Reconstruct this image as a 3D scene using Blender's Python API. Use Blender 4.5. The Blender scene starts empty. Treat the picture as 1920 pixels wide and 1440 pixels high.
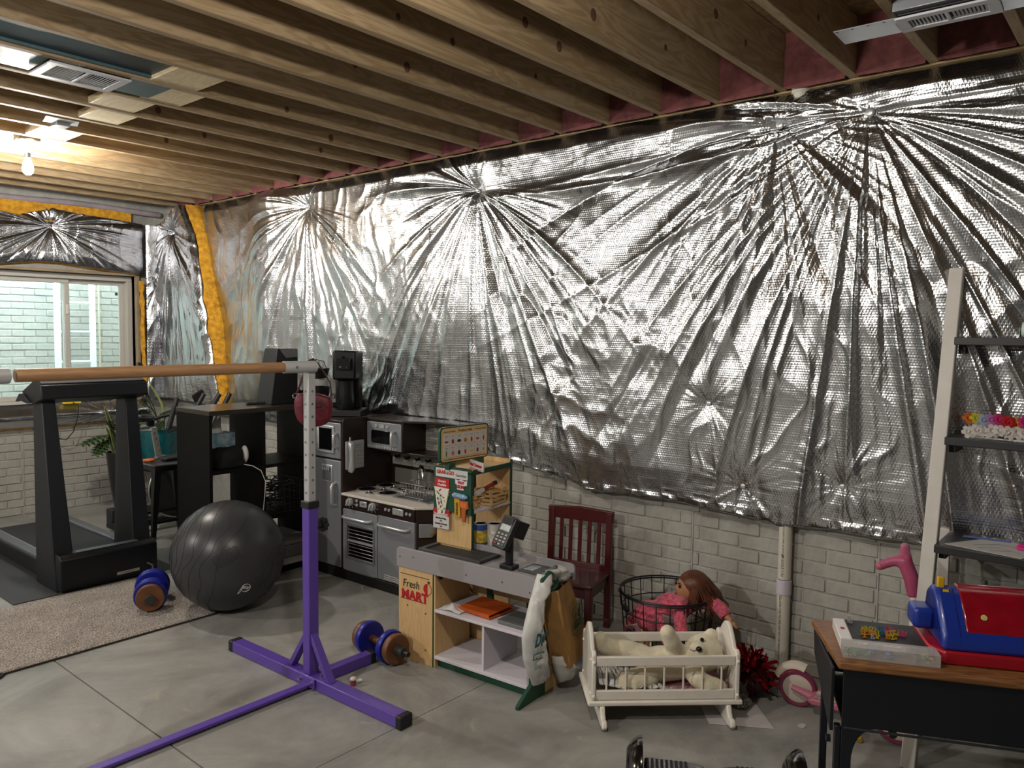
import bpy, bmesh, math, random
import numpy as np
from mathutils import Vector, Matrix
PI = math.pi
rng = random.Random(7)
C = bpy.context.scene.collection
SC = bpy.context.scene

# ------------------------------------------------------------------ camera
def cam_axes(yaw, pitch, roll):
    cy, sy, cp, sp = math.cos(yaw), math.sin(yaw), math.cos(pitch), math.sin(pitch)
    fw = Vector((sy*cp, cy*cp, -sp)); rt = Vector((cy, -sy, 0)); up = rt.cross(fw)
    cr, sr = math.cos(roll), math.sin(roll)
    return rt*cr + up*sr, up*cr - rt*sr, fw
cam = bpy.data.objects.new('camera', bpy.data.cameras.new('camera')); C.objects.link(cam)
rt, up, fw = cam_axes(0.869802, 0.0657039, 0.0110546)
mw = Matrix((rt, up, -fw)).transposed().to_4x4(); mw.translation = Vector((0, 0, 1.56))
cam.matrix_world = mw
cam.data.sensor_width = 36.0; cam.data.lens = 1463.69*36.0/1920.0; cam.data.clip_start = 0.05
SC.camera = cam
# ------------------------------------------------------------------ light and exposure
SC.view_settings.view_transform = 'Standard'; SC.view_settings.look = 'None'
SC.view_settings.gamma = 1.0; SC.view_settings.use_curve_mapping = False
SC.view_settings.exposure = 0.92
w = bpy.data.worlds.new('world'); SC.world = w; w.use_nodes = True
bgn = w.node_tree.nodes['Background']; bgn.inputs[0].default_value = (0.80, 0.93, 1.0, 1); bgn.inputs[1].default_value = 9.0
def lamp(name, loc, power, col, rad):
    d = bpy.data.lights.new(name, 'POINT'); d.energy = power; d.color = col; d.shadow_soft_size = rad
    o = bpy.data.objects.new(name, d); C.objects.link(o); o.location = loc; return o
WARM = (1.0, 0.945, 0.86)
BULB_STRENGTH = 950.0      # the bulb in view lights the room by its own glow
lamp('unseen_light', (1.05, 1.15, 2.46), 36, WARM, 0.045)  # bulb out of view, placed from the chair and cradle shadows
lamp('unseen_light', (-1.3, 2.6, 2.46), 80, (1.0, .975, .94), 0.05)  # added lamp out of view, neutral and strong to brighten the left floor
lamp('unseen_light', (-1.3, 5.6, 2.46), 75, (1.0, .975, .94), 0.05)  # second added lamp, also unseen, brightening the far left

# ------------------------------------------------------------------ materials
def lin(c):
    return tuple((v/12.92 if v <= 0.04045 else ((v+0.055)/1.055)**2.4) for v in c)
def hx(h): return lin(tuple(int(h[i:i+2], 16)/255 for i in (0, 2, 4)))
MATS = {}
def M(name, col='808080', rough=0.5, metal=0.0, var=0.0, scale=8.0, bump=0.0, bscale=60.0, stretch=(1, 1, 1), col2=None, coat=0.0, trans=0.0, alpha=1.0, emit=0.0, sheen=0.0, spec=0.5, detail=4.0):
    if name in MATS: return MATS[name]
    m = bpy.data.materials.new(name); m.use_nodes = True; nt = m.node_tree; N = nt.nodes; L = nt.links
    b = N['Principled BSDF']; c = hx(col) if isinstance(col, str) else col
    b.inputs['Base Color'].default_value = (*c, 1); b.inputs['Roughness'].default_value = rough; b.inputs['Metallic'].default_value = metal
    b.inputs['Specular IOR Level'].default_value = spec
    if coat: b.inputs['Coat Weight'].default_value = coat; b.inputs['Coat Roughness'].default_value = 0.1
    if trans: b.inputs['Transmission Weight'].default_value = trans
    if alpha < 1: b.inputs['Alpha'].default_value = alpha
    if sheen: b.inputs['Sheen Weight'].default_value = sheen
    if emit: b.inputs['Emission Color'].default_value = (*c, 1); b.inputs['Emission Strength'].default_value = emit
    if var or bump:
        tc = N.new('ShaderNodeTexCoord'); mp = N.new('ShaderNodeMapping'); L.new(tc.outputs['Object'], mp.inputs['Vector'])
        mp.inputs['Scale'].default_value = stretch
    if var:
        n = N.new('ShaderNodeTexNoise'); n.inputs['Scale'].default_value = scale; n.inputs['Detail'].default_value = detail; n.inputs['Roughness'].default_value = 0.62
        L.new(mp.outputs[0], n.inputs['Vector'])
        r = N.new('ShaderNodeValToRGB'); L.new(n.outputs['Fac'], r.inputs['Fac'])
        c2 = hx(col2) if col2 else tuple(v*(1-var) for v in c); c1 = c if col2 else tuple(min(1, v*(1+var*0.6)) for v in c)
        r.color_ramp.elements[0].position = 0.36; r.color_ramp.elements[1].position = 0.64
        r.color_ramp.elements[0].color = (*c2, 1); r.color_ramp.elements[1].color = (*c1, 1)
        L.new(r.outputs['Color'], b.inputs['Base Color'])
    if bump:
        n2 = N.new('ShaderNodeTexNoise'); n2.inputs['Scale'].default_value = bscale; n2.inputs['Detail'].default_value = 3
        L.new(mp.outputs[0], n2.inputs['Vector'])
        bp = N.new('ShaderNodeBump'); bp.inputs['Strength'].default_value = min(1, bump); bp.inputs['Distance'].default_value = 0.004
        L.new(n2.outputs['Fac'], bp.inputs['Height']); L.new(bp.outputs[0], b.inputs['Normal'])
    MATS[name] = m; return m

# ------------------------------------------------------------------ geometry helpers
class B:
    """collects shapes, then links them as one mesh object"""
    def __init__(s): s.v = []; s.f = []
    def add(s, vs, fs):
        o = len(s.v); s.v += [tuple(p) for p in vs]; s.f += [tuple(i+o for i in f) for f in fs]; return s
    def box(s, c, d, rz=0.0, rx=0.0, ry=0.0, taper=(1, 1)):
        hx_, hy, hz = d[0]/2, d[1]/2, d[2]/2; R = Matrix.Rotation(rz, 3, 'Z') @ Matrix.Rotation(ry, 3, 'Y') @ Matrix.Rotation(rx, 3, 'X')
        vs = []
        for z in (-1, 1):
            k = taper if z > 0 else (1, 1)
            for x, y in ((-1, -1), (1, -1), (1, 1), (-1, 1)):
                vs.append(Vector(c) + R @ Vector((x*hx_*k[0], y*hy*k[1], z*hz)))
        return s.add(vs, [(3, 2, 1, 0), (4, 5, 6, 7), (0, 1, 5, 4), (1, 2, 6, 5), (2, 3, 7, 6), (3, 0, 4, 7)])
    def bx(s, x0, x1, y0, y1, z0, z1): return s.box(((x0+x1)/2, (y0+y1)/2, (z0+z1)/2), (abs(x1-x0), abs(y1-y0), abs(z1-z0)))
    def cyl(s, a, b, r0, r1=None, n=16, caps=True):
        a = Vector(a); b = Vector(b); r1 = r0 if r1 is None else r1
        d = (b-a).normalized(); x = d.orthogonal().normalized(); y = d.cross(x)
        vs = [a+(x*math.cos(2*PI*i/n)+y*math.sin(2*PI*i/n))*r0 for i in range(n)]+[b+(x*math.cos(2*PI*i/n)+y*math.sin(2*PI*i/n))*r1 for i in range(n)]
        fs = [(i, (i+1) % n, n+(i+1) % n, n+i) for i in range(n)]
        if caps: fs += [tuple(range(n-1, -1, -1)), tuple(range(n, 2*n))]
        return s.add(vs, fs)
    def tube(s, pts, r, n=8, closed=False, caps=True, radii=None, flat=1.0):
        P_ = [Vector(p) for p in pts]; k = len(P_); vs = []; prev = None
        for i in range(k):
            if closed: t = P_[(i+1) % k]-P_[i-1]
            else: t = P_[min(i+1, k-1)]-P_[max(i-1, 0)]
            t.normalize()
            if prev is None: x = t.orthogonal().normalized()
            else:
                x = prev-t*prev.dot(t)
                x = x.normalized() if x.length > 1e-6 else t.orthogonal().normalized()
            prev = x; y = t.cross(x); rr = radii[i] if radii else r
            vs += [P_[i]+x*math.cos(2*PI*j/n)*rr+y*math.sin(2*PI*j/n)*rr*flat for j in range(n)]
        fs = []
        for i in range(k if closed else k-1):
            a = i*n; b = ((i+1) % k)*n
            fs += [(a+j, a+(j+1) % n, b+(j+1) % n, b+j) for j in range(n)]
        if not closed and caps: fs += [tuple(range(n-1, -1, -1)), tuple((k-1)*n+j for j in range(n))]
        return s.add(vs, fs)
    def lathe(s, prof, o=(0, 0, 0), n=24, axis=(0, 0, 1), sq=1.0, ring=False):
        ax = Vector(axis).normalized(); x = ax.orthogonal().normalized() if abs(ax.z) < 0.999 else Vector((1, 0, 0)); y = ax.cross(x); O = Vector(o); vs = []
        for r, h in prof: vs += [O+ax*h+(x*math.cos(2*PI*j/n)+y*math.sin(2*PI*j/n)*sq)*r for j in range(n)]
        fs = []
        for i in range(len(prof)-1): fs += [(i*n+j, i*n+(j+1) % n, (i+1)*n+(j+1) % n, (i+1)*n+j) for j in range(n)]
        if ring: k = len(prof)-1; fs += [(k*n+j, k*n+(j+1) % n, (j+1) % n, j) for j in range(n)]
        elif prof[0][0] > 1e-5: fs.append(tuple(range(n-1, -1, -1)))
        if not ring and prof[-1][0] > 1e-5: fs.append(tuple((len(prof)-1)*n+j for j in range(n)))
        return s.add(vs, fs)
    def prism(s, poly, o, ex, ey, ez, t):
        """polygon in the ex/ey plane at o, extruded t along ez (centred)"""
        O = Vector(o); ex = Vector(ex); ey = Vector(ey); ez = Vector(ez); k = len(poly)
        vs = [O+ex*p[0]+ey*p[1]-ez*t/2 for p in poly]+[O+ex*p[0]+ey*p[1]+ez*t/2 for p in poly]
        fs = [tuple(range(k-1, -1, -1)), tuple(range(k, 2*k))]+[(i, (i+1) % k, k+(i+1) % k, k+i) for i in range(k)]
        return s.add(vs, fs)
    def ell(s, c, r, nu=16, nv=10, rot=None):
        vs = []; R = rot or Matrix.Identity(3); c = Vector(c)
        if not hasattr(r, '__len__'): r = (r, r, r)
        for i in range(nv+1):
            a = PI*i/nv
            for j in range(nu):
                b = 2*PI*j/nu; vs.append(c+R @ Vector((r[0]*math.sin(a)*math.cos(b), r[1]*math.sin(a)*math.sin(b), r[2]*math.cos(a))))
        fs = [(i*nu+j, (i+1)*nu+j, (i+1)*nu+(j+1) % nu, i*nu+(j+1) % nu) for i in range(nv) for j in range(nu)]
        return s.add(vs, fs)
    def grid(s, Pm):
        Pm = np.asarray(Pm); a, b = Pm.shape[:2]; o = len(s.v)
        s.v += [tuple(p) for p in Pm.reshape(-1, 3)]
        s.f += [(o+i*b+j, o+(i+1)*b+j, o+(i+1)*b+j+1, o+i*b+j+1) for i in range(a-1) for j in range(b-1)]
        return s
    def obj(s, name, m, parent=None, bev=0.0, smooth=None, seg=2):
        me = bpy.data.meshes.new(name); me.from_pydata(s.v, [], s.f); me.validate(); 
        bm = bmesh.new(); bm.from_mesh(me); bmesh.ops.remove_doubles(bm, verts=bm.verts, dist=1e-6); bmesh.ops.recalc_face_normals(bm, faces=bm.faces); bm.to_mesh(me); bm.free()
        me.materials.append(m)
        o = bpy.data.objects.new(name, me); C.objects.link(o)
        if parent is not None: o.parent = parent
        if bev:
            md = o.modifiers.new('bevel', 'BEVEL'); md.width = bev; md.segments = seg; md.limit_method = 'ANGLE'; md.angle_limit = 0.6
        if smooth is None: smooth = 40
        if smooth:
            me.polygons.foreach_set('use_smooth', [True]*len(me.polygons)); me.set_sharp_from_angle(angle=math.radians(smooth))
        return o
def tag(o, label=None, cat=None, group=None, kind=None):
    if label: o['label'] = label
    if cat: o['category'] = cat
    if group: o['group'] = group
    if kind: o['kind'] = kind
    return o
def thing(name, label, cat, loc=(0, 0, 0), rz=0.0, group=None):
    o = bpy.data.objects.new(name, None); o.empty_display_size = 0.05; C.objects.link(o)
    o.location = loc; o.rotation_euler = (0, 0, rz); return tag(o, label, cat, group)
def struct(name, b, m, parent=None, **k):
    o = b.obj(name, m, parent, **k)
    if parent is None: o['kind'] = 'structure'
    return o
def box(name, m, parent, c, d, bev=0.002, **k): return B().box(c, d, **k).obj(name, m, parent, bev)
def child_copy(src, parent, loc, scale=None, rot=None):
    o = src.copy(); C.objects.link(o); o.parent = parent; o.location = loc
    if scale: o.scale = scale
    if rot is not None: o.rotation_euler = rot
    return o
def organic(o, vox, it=6):
    md = o.modifiers.new('remesh', 'REMESH'); md.mode = 'VOXEL'; md.voxel_size = vox; md.use_smooth_shade = True
    ms = o.modifiers.new('smooth', 'SMOOTH'); ms.iterations = it; ms.factor = 0.6; return o
def place(o, M4): o.matrix_local = M4; return o
def text(name, s, size, m, parent, M4, ext=0.0006, align='CENTER', bold=0.0, shear=0.0, sx=1.0):
    cu = bpy.data.curves.new(name, 'FONT'); cu.body = s; cu.size = size; cu.extrude = ext; cu.align_x = align; cu.align_y = 'CENTER'; cu.offset = bold; cu.shear = shear; cu.resolution_u = 3
    t = bpy.data.objects.new(name, cu); C.objects.link(t)
    dg = bpy.context.evaluated_depsgraph_get(); me = bpy.data.meshes.new_from_object(t.evaluated_get(dg))
    bpy.data.objects.remove(t); me.materials.clear(); me.materials.append(m)
    o = bpy.data.objects.new(name, me); C.objects.link(o); o.parent = parent
    o.matrix_local = M4 @ Matrix.Diagonal((sx, 1, 1, 1)); return o
def frame(o, ex, ey, ez=None):
    ex = Vector(ex).normalized(); ey = Vector(ey).normalized(); ez = ex.cross(ey)
    m = Matrix((ex, ey, ez)).transposed().to_4x4(); m.translation = Vector(o); return m
# value noise on numpy arrays
def _h(ix, iy, sd):
    n = (ix.astype(np.int64)*374761393+iy.astype(np.int64)*668265263+sd*974711) & 0x7fffffff
    n = ((n ^ (n >> 13))*1274126177) & 0x7fffffff
    return ((n ^ (n >> 16)) & 0xffff)/65535.0
def vn(x, y, sd=0):
    x = np.asarray(x, float); y = np.asarray(y, float); ix = np.floor(x); iy = np.floor(y); fx = x-ix; fy = y-iy
    fx = fx*fx*fx*(fx*(fx*6-15)+10); fy = fy*fy*fy*(fy*(fy*6-15)+10)
    a = _h(ix, iy, sd); b = _h(ix+1, iy, sd); c = _h(ix, iy+1, sd); d = _h(ix+1, iy+1, sd)
    return (a+(b-a)*fx)*(1-fy)+(c+(d-c)*fx)*fy
def fbm(x, y, sd=0, o=4):
    t = 0; a = 0.5
    for i in range(o): t = t+a*vn(x*2**i, y*2**i, sd+i*17); a *= 0.5
    return t
def ridg(x, y, sd=0): return 1-np.abs(2*vn(x, y, sd)-1)
# ================================================================== room shell
XW, YB, ZJ = 3.56, 7.25, 2.650          # right wall face, back wall face, joist undersides
def concrete_mat(name, a, b, seed, bstr=0.35):
    m = M(name, a, 0.85); nt = m.node_tree; N = nt.nodes; L = nt.links; bs = N['Principled BSDF']
    tc = N.new('ShaderNodeTexCoord'); mp = N.new('ShaderNodeMapping'); mp.inputs['Location'].default_value = (seed, seed*.7, 0); L.new(tc.outputs['Object'], mp.inputs['Vector'])
    n1 = N.new('ShaderNodeTexNoise'); n1.inputs['Scale'].default_value = 2.2; n1.inputs['Detail'].default_value = 8; n1.inputs['Roughness'].default_value = .65; n1.inputs['Distortion'].default_value = .6
    n2 = N.new('ShaderNodeTexNoise'); n2.inputs['Scale'].default_value = 34; n2.inputs['Detail'].default_value = 5
    L.new(mp.outputs[0], n1.inputs['Vector']); L.new(mp.outputs[0], n2.inputs['Vector'])
    r = N.new('ShaderNodeValToRGB'); e = r.color_ramp.elements; e[0].position = .35; e[1].position = .66; e[0].color = (*hx(b), 1); e[1].color = (*hx(a), 1); L.new(n1.outputs['Fac'], r.inputs['Fac'])
    mx = N.new('ShaderNodeMix'); mx.data_type = 'RGBA'; mx.blend_type = 'MULTIPLY'; mx.inputs['Factor'].default_value = .35
    r2 = N.new('ShaderNodeValToRGB'); r2.color_ramp.elements[0].position = .3; r2.color_ramp.elements[1].position = .7; r2.color_ramp.elements[0].color = (.6, .6, .6, 1); L.new(n2.outputs['Fac'], r2.inputs['Fac'])
    L.new(r.outputs['Color'], mx.inputs[6]); L.new(r2.outputs['Color'], mx.inputs[7]); L.new(mx.outputs[2], bs.inputs['Base Color'])
    bp = N.new('ShaderNodeBump'); bp.inputs['Strength'].default_value = bstr; bp.inputs['Distance'].default_value = .004; L.new(n2.outputs['Fac'], bp.inputs['Height']); L.new(bp.outputs[0], bs.inputs['Normal'])
    return m
m_conc = concrete_mat('wall_concrete', 'b3b1a9', '999790', 3.1)
m_well = concrete_mat('well_concrete', 'b9b9b0', 'a09f96', 9.1)
m_plain = M('painted_wall', '7d7974', 0.9, var=.06)
# floor: poured slabs with saw-cut joints, patchy trowelled surface, partly polished
def floor_mat():
    m = M('floor_concrete', '908c80', 0.5); nt = m.node_tree; N = nt.nodes; L = nt.links; bs = N['Principled BSDF']
    tc = N.new('ShaderNodeTexCoord'); o = tc.outputs['Object']
    def noise(sc, det, dist, rough=.6):
        n = N.new('ShaderNodeTexNoise'); n.inputs['Scale'].default_value = sc; n.inputs['Detail'].default_value = det; n.inputs['Distortion'].default_value = dist; n.inputs['Roughness'].default_value = rough; L.new(o, n.inputs['Vector']); return n
    def ramp(n, p0, p1, c0, c1):
        r = N.new('ShaderNodeValToRGB'); e = r.color_ramp.elements; e[0].position = p0; e[1].position = p1; e[0].color = (*hx(c0), 1); e[1].color = (*hx(c1), 1); L.new(n.outputs['Fac'], r.inputs['Fac']); return r
    a = ramp(noise(1.5, 9, 1.3, .68), .36, .66, '7b7b77', 'a09f9a')
    pt = N.new('ShaderNodeValToRGB'); nn = noise(3.4, 12, 2.4, .72); e = pt.color_ramp.elements; e[0].position = .59; e[1].position = .70; e[0].color = (0, 0, 0, 1); e[1].color = (1, 1, 1, 1); L.new(nn.outputs['Fac'], pt.inputs['Fac'])
    mx = N.new('ShaderNodeMix'); mx.data_type = 'RGBA'; mx.inputs[7].default_value = (*hx('b3a995'), 1); L.new(a.outputs['Color'], mx.inputs[6])
    mm = N.new('ShaderNodeMath'); mm.operation = 'MULTIPLY'; mm.inputs[1].default_value = .55; L.new(pt.outputs['Color'], mm.inputs[0]); L.new(mm.outputs[0], mx.inputs['Factor'])
    L.new(mx.outputs[2], bs.inputs['Base Color'])
    rr = N.new('ShaderNodeMapRange'); L.new(noise(2.6, 8, 1.0).outputs['Fac'], rr.inputs[0]); rr.inputs[1].default_value = .3; rr.inputs[2].default_value = .7; rr.inputs[3].default_value = .30; rr.inputs[4].default_value = .62; L.new(rr.outputs[0], bs.inputs['Roughness'])
    bp = N.new('ShaderNodeBump'); bp.inputs['Strength'].default_value = .25; bp.inputs['Distance'].default_value = .003; L.new(noise(22, 6, .4).outputs['Fac'], bp.inputs['Height']); L.new(bp.outputs[0], bs.inputs['Normal'])
    return m
m_floor = floor_mat(); m_joint = M('joint_dark', '4a463e', .95); m_jointl = M('joint_pale', '8d877a', .95)
fl = struct('floor', B().bx(-3.3, 3.7, -3.1, 7.4, -.20, -.006), m_joint)
XJ, YJ = 1.352, 2.262
for x0, x1, gx in ((-3.3, XJ-.003, 0), (XJ+.003, 3.7, 0)):
    for y0, y1 in ((-3.1, YJ-.0015), (YJ+.0015, 7.4)):
        B().bx(x0, x1, y0, y1, -.03, 0).obj('floor_slab', m_floor, fl, .0012, seg=1)
wr = struct('wall_right', B().bx(XW, XW+.2, -3.1, 7.47, -.03, 2.92), m_conc)
wl = struct('wall_left', B().bx(-3.5, -3.3, -3.1, 7.45, -.03, 2.92), m_plain)
wf = struct('wall_front', B().bx(-3.5, 3.76, -3.3, -3.1, -.03, 2.92), m_plain)
WX0, WX1, WZ0, WZ1 = 1.30, 3.24, .90, 2.03      # window opening
wb = struct('wall_back', B().bx(-3.5, WX0, YB, YB+.22, -.03, 2.92).bx(WX1, 3.56, YB, YB+.22, -.03, 2.92).bx(WX0, WX1, YB, YB+.22, -.03, WZ0).bx(WX0, WX1, YB, YB+.22, WZ1, 2.92), m_conc)
# bricks cast into the concrete, each its own piece with recessed joints
br = B().box((0, 0, 0), (.197, .010, .0590)).obj('brick', m_conc, wr, .004, seg=2); br.data.name = 'brick'
brw = B().box((0, 0, 0), (.197, .010, .0590)).obj('brick', m_well, wr, .004, seg=2)
ROW, BL = .0668, .2075
first = {'r': True, 'w': True}
def lay(parent, kind, put, s0, s1, z0, z1, joints, src, skip=None):
    n = 0; r0 = int(math.floor(z0/ROW)); r1 = int(math.ceil(z1/ROW))
    for r in range(r0, r1):
        zc = r*ROW+ROW/2
        s = s0-(BL/2 if r % 2 else 0)
        while s < s1:
            a, b = max(s, s0), min(s+BL, s1); cuts = [a]+[j for j in joints if a+.01 < j < b-.01]+[b]
            for u0, u1 in zip(cuts[:-1], cuts[1:]):
                if u1-u0 < .035: continue
                sc = (u1-u0-.0095)/.197; c = (u0+u1)/2
                if skip and skip(c, zc): continue
                o = src if first[kind] else src.copy()
                if not first[kind]: C.objects.link(o)
                first[kind] = False; o.parent = parent
                d = rng.uniform(-.0025, .0025)
                o.location, o.rotation_euler = put(c, zc, d); o.scale = (sc, 1, rng.uniform(.96, 1.03)); n += 1
            s += BL
    return n
JR = [.02, .92, 1.80, 2.68, 3.56, 4.45, 5.33, 6.21]
n1 = lay(wr, 'r', lambda c, z, d: ((XW-.0005+d, c, z), (0, 0, PI/2)), .10, 3.25, 0, .93, JR, br)
n2 = lay(wr, 'r', lambda c, z, d: ((XW-.0005+d, c, z), (0, 0, PI/2)), 5.0, 6.5, .2, .98, JR, br, lambda c, z: z < .35)
n3 = lay(wb, 'r', lambda c, z, d: ((c, YB-.0005+d, z), (0, 0, 0)), 1.45, 3.5, 0, .82, [2.30, 3.2], br)
# shallow upright seams left by the form panels
for j in JR[1:4]: B().bx(XW-.006, XW+.01, j-.004, j+.004, 0, .95).obj('form_seam', m_conc, wr, .002)
B().bx(2.296, 2.304, YB-.006, YB+.01, 0, .85).obj('form_seam', m_conc, wb, .002)
# window well outside: brick-cast concrete open to the sky
ww = struct('wall_well', B().bx(.5, 3.88, 8.55, 8.75, .3, 2.75).bx(3.68, 3.88, YB+.22, 8.55, .3, 2.75).bx(.5, .7, YB+.22, 8.55, .3, 2.75).bx(.5, 3.88, YB+.22, 8.75, .2, .3), m_well)
n4 = lay(ww, 'w', lambda c, z, d: ((c, 8.5495+d, z), (0, 0, 0)), 1.40, 3.68, .93, 2.40, [2.38, 3.45], brw)
n5 = lay(ww, 'w', lambda c, z, d: ((3.6805+d, c, z), (0, 0, PI/2)), 7.7, 8.54, 1.0, 2.40, [8.2], brw)
for j in (2.38, 3.45): B().bx(j-.009, j+.009, 8.535, 8.56, .3, 2.7).obj('form_seam', M('seam_pale', 'c9c0a8', .9), ww, .003)
# ------------------------------------------------------------------ ceiling: joists under the subfloor
def wood_mat(name, a, b, stretch, sc=5.0, rough=.7):
    m = M(name, a, rough); nt = m.node_tree; N = nt.nodes; L = nt.links; bs = N['Principled BSDF']
    tc = N.new('ShaderNodeTexCoord'); oi = N.new('ShaderNodeObjectInfo'); ad = N.new('ShaderNodeVectorMath'); ad.operation = 'ADD'
    sm = N.new('ShaderNodeVectorMath'); sm.operation = 'SCALE'; sm.inputs[3].default_value = 37.0
    cx = N.new('ShaderNodeCombineXYZ'); L.new(oi.outputs['Random'], cx.inputs[0]); L.new(oi.outputs['Random'], cx.inputs[2]); L.new(cx.outputs[0], sm.inputs[0])
    L.new(tc.outputs['Object'], ad.inputs[0]); L.new(sm.outputs[0], ad.inputs[1])
    mp = N.new('ShaderNodeMapping'); mp.inputs['Scale'].default_value = stretch; L.new(ad.outputs[0], mp.inputs['Vector'])
    n = N.new('ShaderNodeTexNoise'); n.inputs['Scale'].default_value = sc; n.inputs['Detail'].default_value = 6; n.inputs['Distortion'].default_value = 1.2; L.new(mp.outputs[0], n.inputs['Vector'])
    wv = N.new('ShaderNodeMath'); wv.operation = 'SINE'; ml = N.new('ShaderNodeMath'); ml.operation = 'MULTIPLY'; ml.inputs[1].default_value = 42; L.new(n.outputs['Fac'], ml.inputs[0]); L.new(ml.outputs[0], wv.inputs[0])
    r = N.new('ShaderNodeMapRange'); L.new(wv.outputs[0], r.inputs[0]); r.inputs[1].default_value = -1; r.inputs[2].default_value = 1
    mx = N.new('ShaderNodeMix'); mx.data_type = 'RGBA'; L.new(r.outputs[0], mx.inputs['Factor']); mx.inputs[6].default_value = (*hx(a), 1); mx.inputs[7].default_value = (*hx(b), 1)
    L.new(mx.outputs[2], bs.inputs['Base Color']); return m
m_joist = wood_mat('joist_lumber', 'a08a6a', '8d7655', (.35, 4, 2.2))
m_osb = M('subfloor_board', '8a6f4c', .9, var=.4, scale=25)
m_knot = M('knot_wood', '5a3f2c', .8, var=.3)
ce = struct('ceiling', B().bx(-3.5, 3.76, -3.3, 7.5, 2.887, 2.92), m_osb)
j0 = B().bx(-3.4, 3.56, -.019, .019, 0, .235).obj('joist', m_joist, ce, .003); j0.data.name = 'joist'
Y0, SP = 1.103, .3048
for i, k in enumerate(range(-13, 20)):
    o = j0 if i == 0 else j0.copy()
    if i: C.objects.link(o)
    o.parent = ce; o.location = (0, Y0+SP*k-.019, ZJ)
kn = B().lathe([(0, 0), (.017, 0), (.019, .0015), (.011, .0022), (0, .0022)], n=12, axis=(0, -1, 0)).obj('knot', m_knot, ce)
def joist_y(k): return Y0+SP*k-.038
kl = [(7, 1.30, 2.79), (7, 1.85, 2.80), (6, 1.58, 2.78), (2, 2.42, 2.72), (2, 2.95, 2.75), (3, 2.16, 2.80), (3, 2.40, 2.76), (3, 2.62, 2.73), (4, 2.02, 2.74), (4, 2.31, 2.73), (4, 2.85, 2.73), (5, 2.34, 2.70), (6, 2.30, 2.77),
      (10, 1.98, 2.70), (12, 2.32, 2.70), (8, 2.35, 2.68), (9, 2.85, 2.68), (10, 3.0, 2.68), (1, 2.78, 2.76), (1, 3.05, 2.73), (5, 1.2, 2.75), (4, 1.3, 2.80), (2, 1.9, 2.82), (0, 2.85, 2.77), (0, 3.0, 2.74), (6, .95, 2.8), (8, 1.2, 2.76), (11, 2.4, 2.7)]
for i, (k, x, z) in enumerate(kl):
    s = rng.uniform(.5, 1.0); o = kn if i == 0 else kn.copy()
    if i: C.objects.link(o)
    o.parent = ce; o.location = (x, joist_y(k)+.0006, z); o.scale = (s, 1, s*1.25)
# solid blocking nailed between the joists
m_block = wood_mat('block_lumber', 'd9c8a4', 'cdb98f', (2, .5, 2))
bl0 = B().box((0, 0, 0), (.215, SP-.04, .038)).obj('blocking', m_block, ce, .003)
for i, (k, x) in enumerate([(7, 1.76), (8, 1.84), (9, 1.74), (10, 1.80), (12, 1.76)]):
    o = bl0 if i == 0 else bl0.copy()
    if i: C.objects.link(o)
    o.parent = ce; o.location = (x, Y0+SP*k-.019+SP/2, ZJ+.019+.004); o.scale = (1.0-.08*(i % 2), 1, 1)
# rim and band insulation behind the joist ends
m_pink = M('pink_batt', '6f3f3e', .95, var=.35, scale=14, bump=.8, bscale=30)
b = B()
for k in range(-12, 19):
    yy = np.linspace(Y0+SP*k+.003, Y0+SP*(k+1)-.041, 6); zz = np.linspace(ZJ-.01, 2.885, 6)
    Yg, Zg = np.meshgrid(yy, zz, indexing='ij'); Xg = 3.47-.03*fbm(Yg*14, Zg*14, 5)
    b.grid(np.stack([Xg, Yg, Zg], -1))
tag(b.obj('band_insulation', m_pink, ce, smooth=180), kind='stuff')
# ================================================================== foil-faced insulation
def foil_mat(name, col, rough, cu=80.0, cv=46.0, axis='Y'):
    m = M(name, col, rough, metal=1.0); nt = m.node_tree; N = nt.nodes; L = nt.links; bs = N['Principled BSDF']
    tc = N.new('ShaderNodeTexCoord'); sp = N.new('ShaderNodeSeparateXYZ'); L.new(tc.outputs['Object'], sp.inputs[0])
    def math_(op, a, b=None):
        n = N.new('ShaderNodeMath'); n.operation = op
        for i, v in enumerate((a, b)):
            if v is None: continue
            if isinstance(v, (int, float)): n.inputs[i].default_value = v
            else: L.new(v, n.inputs[i])
        return n.outputs[0]
    nz = N.new('ShaderNodeTexNoise'); nz.inputs['Scale'].default_value = 9; L.new(tc.outputs['Object'], nz.inputs['Vector'])
    wob = math_('MULTIPLY', nz.outputs['Fac'], 5.0)
    z = sp.outputs['Z']; y = sp.outputs[axis]
    # reinforcing scrim: a fine slanted lattice pressed through the foil
    a = math_('SINE', math_('ADD', math_('MULTIPLY', math_('ADD', y, math_('MULTIPLY', z, .42)), 2*PI*cu), wob))
    b = math_('SINE', math_('ADD', math_('MULTIPLY', math_('SUBTRACT', y, math_('MULTIPLY', z, .42)), 2*PI*cu), wob))
    c = math_('SINE', math_('MULTIPLY', z, 2*PI*cv*2))
    h = math_('ADD', math_('MAXIMUM', a, b), math_('MULTIPLY', c, .45))
    n2 = N.new('ShaderNodeTexNoise'); n2.inputs['Scale'].default_value = 120; n2.inputs['Detail'].default_value = 3; L.new(tc.outputs['Object'], n2.inputs['Vector'])
    h = math_('ADD', h, math_('MULTIPLY', n2.outputs['Fac'], 1.6))
    bp = N.new('ShaderNodeBump'); bp.inputs['Strength'].default_value = .24; bp.inputs['Distance'].default_value = .0012; L.new(h, bp.inputs['Height']); L.new(bp.outputs[0], bs.inputs['Normal'])
    return m
m_foil = foil_mat('foil_facing', 'c3c5c7', .25)
m_foil2 = foil_mat('foil_facing_window', 'c4c6ca', .23, axis='X')
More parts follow.
